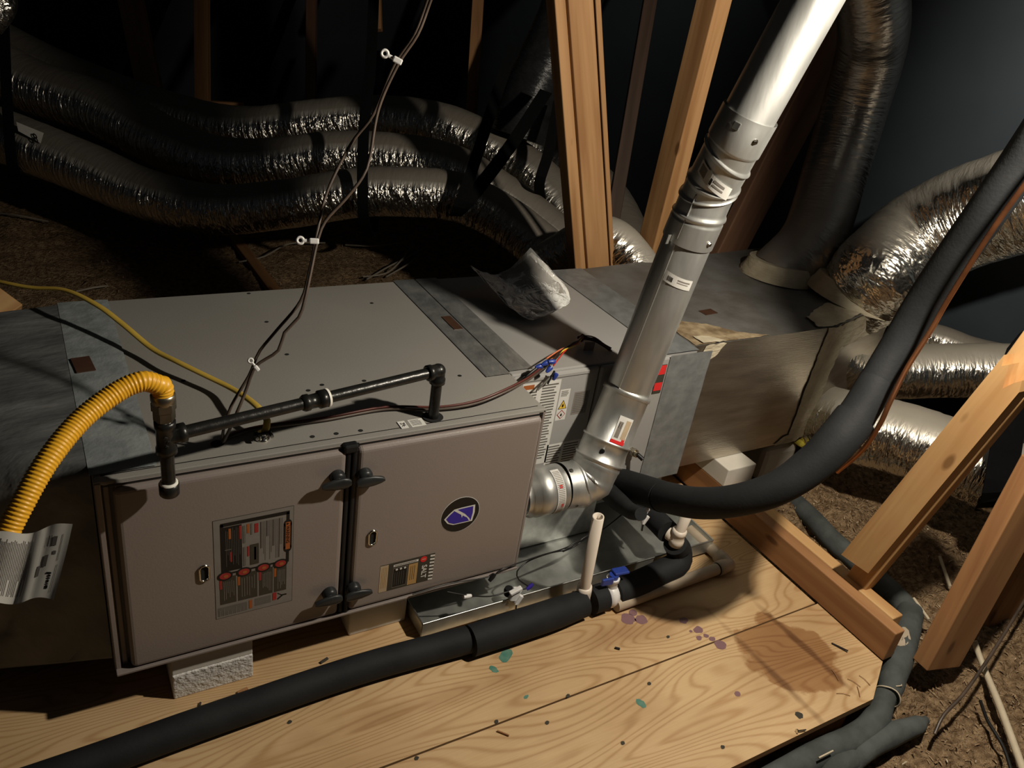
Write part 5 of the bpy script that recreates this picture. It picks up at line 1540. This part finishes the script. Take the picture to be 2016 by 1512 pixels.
def wire_nut(p, d, m, lab):
    d = V(d).normalized(); b = MB()
    b.lathe(V(p) - d * 0.010, d, [(0, 0.0045), (0.012, 0.0052), (0.020, 0.004)], m, n=10)
    tag(b.obj('wire_nut'), lab, 'wire nut')
wire_nut((0.7147, -0.0400, -0.0102), (1, 0, -0.15), 'white', 'white wire splice lying over the drain pan')
wire_nut((0.8842, -0.0400, -0.0360), (0.8, 0, 0.6), 'lab_blue', 'blue wire nut over the front of the drain pan')
wire_nut((0.7765, -0.0350, 0.0220), (0.6, 0, 0.8), 'gasket', 'black wire splice over the front of the drain pan')

# ------------------------------------------------------------------ condensate drain
RD = 0.031
dr_t = thing('condensate_drain', 'black insulated condensate drain pipe along the platform with a ball valve', 'drain pipe', (0.6, -0.1, ZF))
zd = ZF + RD
def dz(u, v):
    return None
main = [(-0.30, -0.125, zd), (-0.0832, -0.1170, -0.0780), (0.1596, -0.1027, -0.0780), (0.4368, -0.0918, -0.0780), (0.6445, -0.0985, -0.0780), (0.7107, -0.1041, -0.0760)]
b = MB(); b.tube(main, RD, 'foam', n=24, step=0.02); b.obj('pipe_insulation', dr_t)
main2 = [(0.6949, -0.1096, -0.0740), (0.7929, -0.1085, -0.0740), (0.9037, -0.1067, -0.0740), (1.0065, -0.1008, -0.0760)]
b = MB(); b.tube(main2, [0.0355, 0.0365, 0.0365, 0.033], 'foam', n=24, step=0.01); b.obj('pipe_insulation', dr_t)
b = MB(); b.tube([(1.0282, -0.0997, -0.0760), (1.0687, -0.0983, -0.0760)], 0.034, 'foam', n=24, step=0.01); b.obj('pipe_insulation', dr_t)
trap = [(1.1041, -0.0964, -0.0760), (1.1678, -0.0954, -0.0740), (1.2549, -0.0868, -0.0680), (1.3137, -0.0827, -0.0550), (1.320, -0.068, -0.028), (1.296, -0.070, 0.004)]
b = MB(); b.tube(trap, [0.034, 0.034, 0.033, 0.033, 0.033, 0.031], 'foam', n=24, step=0.008); b.obj('trap_insulation', dr_t)
outl_ = [(1.292, 0.14, 0.020), (1.291, 0.07, 0.021), (1.290, 0.00, 0.022), (1.285, -0.045, 0.026)]
b = MB(); b.tube(outl_, 0.030, 'foam', n=24, step=0.01); b.obj('pipe_insulation', dr_t)
T2 = V((1.296, -0.072, 0.022))
b = MB()
b.lathe(T2 - V((0, 0, 0.020)), (0, 0, 1), [(0, 0.0145), (0.001, 0.0185), (0.018, 0.0185), (0.02, 0.017), (0.034, 0.017), (0.036, 0.0185), (0.048, 0.0185), (0.049, 0.0140)], 'pvc', n=24)
b.lathe(T2, (-0.25, 0.95, 0.02), [(0, 0.0165), (0.012, 0.0165), (0.013, 0.0185), (0.026, 0.0185)], 'pvc', n=24)
b.obj('vent_tee', dr_t)
def stub(a, c, r, m='pvc'):
    b = MB(); a = V(a); c = V(c); h = (c - a).length
    b.lathe(a, c - a, [(0, r), (h, r), (h, r - 0.0032), (h - 0.05, r - 0.0032)], m, n=28, cap=False)
    F = frame_from(c - a)
    b.disc(c - (c - a).normalized() * 0.05, c - a, r - 0.003, 'hole', n=20)
    return b
stub(T2 + V((0, 0, 0.02)), T2 + V((0.013, -0.002, 0.115)), 0.0134).obj('vent_stub', dr_t)
S0 = V((1.0150, -0.0857, -0.0760)); S1 = V((0.9860, -0.1030, 0.1951))
stub(S0 + (S1 - S0) * 0.05, S1, 0.0134).obj('vent_stub', dr_t)
b = MB()
dS = (S1 - S0).normalized()
b.lathe(S0, dS, [(0, 0.0185), (0.030, 0.0185), (0.044, 0.0175), (0.0445, 0.0138)], 'pvc', n=24)
b.cyl(S0 - V((0.02, -0.008, 0)), S0 + V((0.03, 0, 0)), 0.0175, 'white', n=20)
b.obj('vent_tee', dr_t)
VB = V((1.0863, -0.0973, -0.0760))
b = MB()
vx = V((0.97, 0.0, 0.0)).normalized()
b.lathe(VB - vx * 0.016, vx, [(0, 0.020), (0.002, 0.030), (0.014, 0.0335), (0.028, 0.030), (0.032, 0.022)], 'white', n=24)
b.lathe(VB + V((0, 0, 0.02)), (0, 0, 1), [(0, 0.017), (0.022, 0.013), (0.026, 0.0165), (0.034, 0.0165)], 'white', n=20)
b.obj('valve_body', dr_t, label='white ball valve body')
b = MB(); hz_ = VB + V((0, 0, 0.056))
b.cyl(hz_ - V((0, 0, 0.006)), hz_ + V((0, 0, 0.008)), 0.012, 'blue', n=16)
Rv = Matrix.Rotation(-0.05, 3, 'Z')
b.box(hz_ + Rv @ V((0.020, 0.004, 0.010)), (0.042, 0.024, 0.008), 'blue', Rv @ Matrix.Rotation(0.06, 3, 'Y'), bev=0.003)
b.box(hz_ + Rv @ V((-0.024, -0.010, 0.000)), (0.034, 0.008, 0.020), 'blue', Rv @ Matrix.Rotation(0.06, 3, 'Y'), bev=0.003)
b.obj('valve_handle', dr_t, label='blue winged valve handle')

# bare PVC overflow line from the pan corner
pv = thing('overflow_pipe', 'bare beige PVC pipe with an elbow beside the drain pan', 'pvc pipe', (1.4759, -0.1102, -0.0930))
zc = ZF + 0.0185
ce = V((1.4815, -0.1076, -0.0915)); pa = V((1.478, 0.05, zc)); pb_ = V((1.0920, -0.1231, -0.0915))
da = (pa - ce).normalized(); db = (pb_ - ce).normalized()
b = MB(); b.cyl(ce + da * 0.02, pa, 0.0160, 'pvc_old', n=20); b.obj('pipe', pv)
b = MB(); b.cyl(ce + db * 0.02, pb_, 0.0160, 'pvc_old', n=20); b.obj('pipe', pv)
b = MB()
b.lathe(ce + da * 0.042, -da, [(0, 0.0165), (0.001, 0.0198), (0.024, 0.0198), (0.026, 0.0185), (0.042, 0.0185)], 'pvc_old', n=22)
b.lathe(ce + db * 0.042, -db, [(0, 0.0165), (0.001, 0.0198), (0.024, 0.0198), (0.026, 0.0185), (0.042, 0.0185)], 'pvc_old', n=22)
b.ball(ce, 0.0186, 'pvc_old', n=18)
b.obj('elbow', pv)
b = MB(); b.lathe(ce + db * 0.0425, db, [(0, 0.0175), (0.003, 0.0165)], 'lab_dark', n=22); b.obj('cement_ring', pv)

# ------------------------------------------------------------------ insulated refrigerant line
ls = thing('refrigerant_line', 'thick black insulated refrigerant line looping from the coil cabinet up to the right', 'refrigerant line', (1.2533, 0.1280, 0.0680))
LP = [V((1.2498, 0.1300, 0.0674)), V((1.2279, 0.0296, 0.1217)), V((1.2044, -0.0702, 0.1751)), V((1.1985, -0.1768, 0.2360)), V((1.2179, -0.2593, 0.2971)), V((1.2651, -0.3172, 0.3615)), V((1.3237, -0.3400, 0.4286)), V((1.3668, -0.3427, 0.4795)), V((1.4097, -0.3367, 0.5223)), V((1.4618, -0.3178, 0.5841)), V((1.5078, -0.3069, 0.6695)), V((1.5242, -0.3118, 0.7633)), V((1.5150, -0.3404, 0.8785)), V((1.4963, -0.3770, 0.9927)), V((1.4831, -0.4031, 1.0759)), V((1.4647, -0.4284, 1.1550)), V((1.4497, -0.4539, 1.2480)), V((1.4228, -0.4885, 1.3463)), V((1.4185, -0.5184, 1.4540))]
b = MB(); b.tube(LP[:3], 0.0385, 'foam', n=28, step=0.012); b.obj('coil_sleeve', ls)
b = MB(); b.tube(LP[2:9], [0.0375, 0.0365, 0.0355, 0.0365, 0.0400, 0.0425, 0.0435], 'foam', n=28, step=0.012); b.obj('loop_sleeve', ls)
b = MB(); b.tube([LP[7].lerp(LP[8], 0.7), LP[8].lerp(LP[9], 0.4), LP[9] + (LP[10] - LP[9]) * 0.1], [0.0395, 0.038, 0.0375], 'foam', n=28, step=0.01); b.obj('joint_sleeve', ls)
b = MB(); b.tube([LP[8].lerp(LP[9], 0.75), LP[9], LP[10]] + LP[11:], [0.0360, 0.0365, 0.0365, 0.0365, 0.0365, 0.0365, 0.0365, 0.036, 0.036, 0.036, 0.036], 'foam', n=28, step=0.015); b.obj('upper_sleeve', ls)
# second, smaller insulated tail under the loop
b = MB(); b.tube([(1.2041, 0.1256, 0.0558), (1.1661, 0.0392, 0.0940), (1.1315, -0.0477, 0.1349), (1.1175, -0.0997, 0.1666)], [0.026, 0.024, 0.02, 0.016], 'foam', n=18, step=0.01); b.obj('insulation_flap', ls)
LQ = [(1.4118, -0.3422, 0.3892), (1.4102, -0.3779, 0.4695), (1.4121, -0.3901, 0.5369), (1.4202, -0.3873, 0.5919), (1.4487, -0.3764, 0.6594), (1.4770, -0.3759, 0.7421), (1.4803, -0.3819, 0.8100), (1.4559, -0.4188, 0.9602), (1.4408, -0.4503, 1.0648), (1.4288, -0.4857, 1.1771)]
b = MB(); b.tube(LQ, 0.0052, 'copper', n=10, step=0.012); tag(b.obj('copper_tube'), 'thin bare copper tube running beside the black insulated line', 'tube')

# ------------------------------------------------------------------ pipes and scraps in the insulation at the right
gp = thing('grey_pipe', 'dusty grey insulated pipe snaking round the platform corner', 'pipe', (1.8216, -0.4284, -0.1500))
g1 = [(2.0352, 0.1440, -0.1900), (1.9892, 0.0230, -0.1650), (1.9527, -0.0882, -0.1550), (1.9474, -0.1899, -0.1550), (1.9337, -0.2902, -0.1500), (1.9136, -0.3690, -0.1450), (1.8850, -0.4084, -0.1400)]
b = MB(); b.tube(g1, 0.031, 'foam_dusty', n=22, step=0.015, mod=wrinkle(3, 0.03)); b.obj('pipe_sleeve', gp)
g2 = [(1.8976, -0.4013, -0.1380), (1.8232, -0.4446, -0.1350), (1.7256, -0.4985, -0.1350), (1.6417, -0.5427, -0.1400), (1.5861, -0.5736, -0.1420)]
b = MB(); b.tube(g2, [0.034, 0.034, 0.034, 0.031, 0.026], 'foam_dusty', n=22, step=0.01, mod=wrinkle(5, 0.04)); b.obj('pipe_sleeve', gp)
g3 = [(1.5847, -0.5671, -0.1450), (1.5021, -0.6060, -0.1500), (1.4221, -0.6154, -0.1600), (1.3361, -0.6074, -0.1720), (1.2428, -0.6023, -0.1850), (1.1534, -0.5982, -0.2000)]
b = MB(); b.tube(g3, [0.026, 0.030, 0.031, 0.031, 0.030, 0.03], 'foam_dusty', n=22, step=0.012, mod=wrinkle(8, 0.03)); b.obj('pipe_sleeve', gp)
def on_tube(a, c, r, name, m, label, half=0.6, turn=0.0):
    a = V(a); c = V(c); F = frame_from(c - a, (0, 0, 1)); b = MB(); R = []
    n = 10
    for i in range(n + 1):
        f = i / n; hw = half * math.sqrt(max(0.02, 1 - (2 * f - 1) ** 2)) * (1 + 0.35 * noise.noise(V((i * 0.9, 3, 0))))
        R.append([a.lerp(c, f) + F @ V((r * math.cos(turn - hw + 2 * hw * k / 8), r * math.sin(turn - hw + 2 * hw * k / 8), 0)) for k in range(9)])
    b.rings(R, m, closed=False, cap=False)
    return b.obj(name, gp, label=label)
on_tube(V(g2[1]).lerp(V(g2[2]), 0.35), V(g2[2]).lerp(V(g2[3]), 0.1), 0.0352, 'glue_smear', 'pvc_old', 'cream glue smear', 0.55, 0.35)
tw = V((1.5850, -0.5716, -0.1420)); td_ = (V(g3[1]) - V(g2[3])).normalized(); F = frame_from(td_)
b = MB(); b.tube([tw + F @ V((0.030 * math.cos(t), 0.030 * math.sin(t), 0.002 * math.sin(3 * t))) for t in [2 * math.pi * i / 16 for i in range(17)]], 0.0018, 'straw', n=6, step=0.004)
b.tube([tw + V((0.018, 0.0, 0.027)), tw + V((0.034, -0.004, 0.026)), tw + V((0.048, 0.006, 0.018))], 0.0016, 'straw', n=6, step=0.006); b.obj('tie_twine', gp, label='frayed white twine tie')
b = MB(); b.tube([(1.3749, -0.6546, -0.1850), (1.4240, -0.6446, -0.1650), (1.5117, -0.6428, -0.1600), (1.5938, -0.6503, -0.1600), (1.6501, -0.6451, -0.1720)], [0.02, 0.026, 0.027, 0.022, 0.010], 'foam_dusty', n=20, step=0.012, mod=wrinkle(12, 0.05))
tag(b.obj('insulation_offcut'), 'short grey insulation offcut half buried in the fibre at the bottom right', 'pipe insulation')
b = MB(); b.tube([(1.2915, -0.6447, -0.2000), (1.3327, -0.6422, -0.1780), (1.3846, -0.6421, -0.1750), (1.4285, -0.6375, -0.1900)], [0.02, 0.027, 0.027, 0.016], 'foam_dusty', n=20, step=0.012, mod=wrinkle(15, 0.05))
tag(b.obj('insulation_offcut'), 'dark grey insulation offcut at the bottom edge of the picture', 'pipe insulation')
b = MB(); b.tube([(1.9233, -0.5605, -0.1000), (1.9129, -0.6079, -0.1350), (1.8347, -0.7054, -0.1400), (1.7419, -0.8121, -0.1450), (1.6846, -0.8784, -0.1500)], [0.0075, 0.0075, 0.0085, 0.0085, 0.0085], 'straw', n=12, step=0.02)
tag(b.obj('white_rod'), 'long pale rod lying on the insulation at the lower right', 'rod')
b = MB(); b.tube([(1.6110, -0.6883, -0.1500), (1.6527, -0.6719, -0.1250), (1.7390, -0.6581, -0.1000), (1.9013, -0.6157, -0.0600), (2.1590, -0.5382, -0.0200), (2.3885, -0.4704, 0.0000)], 0.004, 'brown_wire', n=8)
tag(b.obj('loose_wire'), 'dark wire curving up from the insulation at the lower right', 'wire')
b = MB(); b.tube([(1.8141, -0.6720, -0.1500), (1.7686, -0.7197, -0.1460), (1.7396, -0.7786, -0.1500), (1.6949, -0.8354, -0.1600)], 0.004, 'black_wire', n=8)
tag(b.obj('loose_wire'), 'dark wire half sunk in the insulation left of the pale rod', 'wire')
for a, c, r, lab in [((1850, 1096), (1871, 1153), 0.005, 'pale stick beside the dark post, upper one'), ((1800, 1180), (1828, 1218), 0.004, 'pale stick by the grey pipe, lower one')]:
    pass
for pts, r, lab in [([(2.1945, -0.2800, -0.1300), (2.0990, -0.3826, -0.1300)], 0.005, 'pale wooden stick in the insulation left of the dark post'), ([(1.9323, -0.3788, -0.1200), (1.8998, -0.4511, -0.1200)], 0.004, 'pale wooden stick right of the grey pipe bend'), ([(1.3275, -0.6284, -0.1350), (1.2872, -0.6262, -0.1400)], 0.002, 'straw at the foot of the platform edge')]:
    b = MB(); b.tube(pts, r, 'straw', n=7); tag(b.obj('stick'), lab, 'stick')
# pale loose wires behind the furnace
for i, pts in enumerate([[(0.7787, 2.4198, -0.1800), (0.9012, 2.4484, -0.1700), (1.0555, 2.5723, -0.1600), (1.2402, 2.5927, -0.1700)],
                         [(1.3417, 2.5792, -0.1800), (1.4721, 2.4963, -0.1600), (1.6562, 2.5074, -0.1500)],
                         [(1.2905, 2.1332, -0.1800), (1.4213, 2.1968, -0.1500), (1.5410, 2.2674, -0.1400), (1.7131, 2.4390, -0.1600)],
                         [(1.3916, 2.1483, -0.1800), (1.5150, 2.2031, -0.1500), (1.6521, 2.3341, -0.1500)],
                         [(1.2847, 2.1649, -0.1800), (1.3884, 2.1437, -0.1600), (1.4945, 2.2212, -0.1300), (1.6713, 2.4760, -0.1500)],
                         [(-0.1438, 3.1672, -0.1800), (-0.0623, 3.0662, -0.1600), (0.0474, 3.0083, -0.1700)],
                         [(0.0953, 2.1728, -0.1700), (0.1601, 2.1794, -0.1600), (0.2122, 2.2100, -0.1700)]]):
    b = MB(); b.tube(pts, 0.0045, 'pale_wire', n=6, step=0.03)
    tag(b.obj('loose_wire'), ['pale wire forking on the insulation behind the left of the furnace', 'pale wire lying flat under the right ducts', 'long pale wire curling behind the tape seam', 'short pale wire beside the long curl', 'pale wire crossing under the curl', 'pale wire at the far left under the ducts', 'pale wire scrap behind the left plenum'][i], 'wire', 'pale loose wires behind the furnace')

# ------------------------------------------------------------------ plastic bag with papers on the coil cabinet
bag = thing('document_bag', 'clear plastic bag of folded papers lying on the coil cabinet', 'plastic bag', (1.1032, 0.4667, 0.4500))
qa, qb, qc, qd = V((0.9681, 0.5938, 0.5200)), V((1.1225, 0.5546, 0.5750)), V((1.2181, 0.4397, 0.4750)), V((1.0190, 0.3749, 0.4500))
def bagP(u, v, lay=0.0, ins=0.0, seed=0):
    """u along the open end A-B, v toward the near edge"""
    u = ins + (1 - 2 * ins) * u; v = ins + (1 - 2 * ins) * v
    u0 = u; u = 0.5 + (u - 0.5) * (1.0 - 0.30 * max(0.0, (v - 0.72) / 0.28) ** 2)
    p = qa.lerp(qb, u).lerp(qd.lerp(qc, u), v)
    sag = -0.050 * math.sin(math.pi * u) * (1 - v) * 1.0 - 0.012 * math.sin(math.pi * v) * math.sin(math.pi * u)
    fat = lay * (math.sin(math.pi * min(max(u, 0), 1)) * math.sin(math.pi * min(max(v, 0.0), 1)) + 0.08)
    p = p + V((0, 0, sag + fat))
    p += V((0, 0, 0.007 * noise.noise(V((u * 4 + seed, v * 5, lay * 40))) + 0.003 * noise.noise(V((u * 11, v * 9 + seed, lay * 60)))))
    if v > 0.8:
        p += (qd - qa).normalized() * 0.012 * math.sin(math.pi * u) * (v - 0.8) / 0.2
    p.z = max(p.z, H + 0.004)
    return p
def bag_sheet(mb, lay, ins, m, n=26, seed=0):
    vs = [bagP(i / n, j / n, lay, ins, seed) for j in range(n + 1) for i in range(n + 1)]
    mb.add(vs, [[j * (n + 1) + i, j * (n + 1) + i + 1, (j + 1) * (n + 1) + i + 1, (j + 1) * (n + 1) + i] for j in range(n) for i in range(n)], m, True)
b = MB(); bag_sheet(b, 0.016, 0.0, 'film', seed=1); bag_sheet(b, -0.010, 0.0, 'film', seed=2)
b.obj('plastic_sleeve', bag)
M['booklet'] = mat('booklet_print', (0.30, 0.275, 0.24), (0.16, 0.14, 0.12), scale=9, rough=0.6)
b = MB(); bag_sheet(b, 0.006, 0.055, 'booklet', seed=3); b.obj('booklet', bag, label='dark printed booklet')
b = MB()
n = 20
vs = [bagP(1.0 - 0.05 * i / 2, j / n, 0.003, 0.03, 4) + V((0.006, 0, 0.002)) for j in range(n + 1) for i in range(3)]
b.add(vs, [[j * 3 + i, j * 3 + i + 1, (j + 1) * 3 + i + 1, (j + 1) * 3 + i] for j in range(n) for i in range(2)], 'paper', True)
b.obj('folded_paper', bag, label='white paper edge')

# ------------------------------------------------------------------ litter on the platform
random.seed(21)
def chip(p, l, w, a, m, lab, name='wood_chip', cat='debris', grp=None, h=0.004):
    b = MB(); b.box((p[0], p[1], ZF + h / 2 + 0.0006), (l, w, h), m, Matrix.Rotation(a, 3, 'Z'), bev=min(h, w) * 0.25)
    tag(b.obj(name), lab, cat, grp)
chip((0.2212, -0.0367, -0.1100), 0.022, 0.014, 0.2, 'wood_dk', 'brown pebble-like chip in front of the left styrofoam block')
chip((0.3946, -0.0177, -0.1100), 0.020, 0.006, 0.35, 'lab_panel', 'dark splinter left of the pipe below the doors')
chip((0.1383, -0.0350, -0.1100), 0.009, 0.004, 1.2, 'lab_panel', 'black curl of scrap before the left styrofoam block')
chip((1.0259, -0.2283, -0.1100), 0.012, 0.005, -0.7, 'lab_dark', 'black scrap on the middle of the platform')
chip((0.6662, -0.3276, -0.1100), 0.026, 0.003, -0.85, 'wood_dk', 'dark needle of wood near the plywood seam')
def staple(p, q, lab):
    b = MB(); a = V(p) + V((0, 0, 0.002)); c = V(q) + V((0, 0, 0.002)); d = (c - a); nrm = V((-d.y, d.x, 0)).normalized() * 0.006
    b.tube([a, a + nrm * 0.4], 0.0012, 'lab_dark', n=6); b.tube([a, c], 0.0012, 'lab_dark', n=6); b.tube([a + nrm * 0.4, c + nrm], 0.0012, 'lab_dark', n=6)
    tag(b.obj('staple'), lab, 'staple')
staple((1.5513, -0.4164, -0.1100), (1.5675, -0.4524, -0.1100), 'black staple on the plywood by the joist')
b = MB(); q = V((1.2722, -0.5681, -0.1050)); b.lathe(q - V((0.012, 0.004, 0)), (1, -0.25, 0), [(0, 0.0045), (0.003, 0.0045), (0.0035, 0.002), (0.024, 0.0016)], 'chrome', n=10); tag(b.obj('screw'), 'loose screw at the front edge of the platform', 'screw')
for i, (p, a) in enumerate([((1.4766, -0.4927, -0.1090), 1.2), ((1.5025, -0.5272, -0.1090), 1.9), ((1.4485, -0.5415, -0.1090), -0.6), ((1.5346, -0.5321, -0.1090), 1.6), ((1.4918, -0.5497, -0.1090), 0.9)]):
    b = MB(); d = V((math.cos(a), math.sin(a), 0)) * 0.016; p = V(p) + V((0, 0, 0.001))
    b.tube([p - d, p + V((0.002, 0.002, 0.001)), p + d], 0.0007, 'wood_dk', n=5)
    tag(b.obj('pine_needle'), 'thin brown needle near the platform corner, ' + ['leftmost of the five', 'one just left of the corner edge', 'lowest of the five', 'rightmost of the five', 'one just above the lowest'][i], 'debris', 'brown needles on the platform corner')
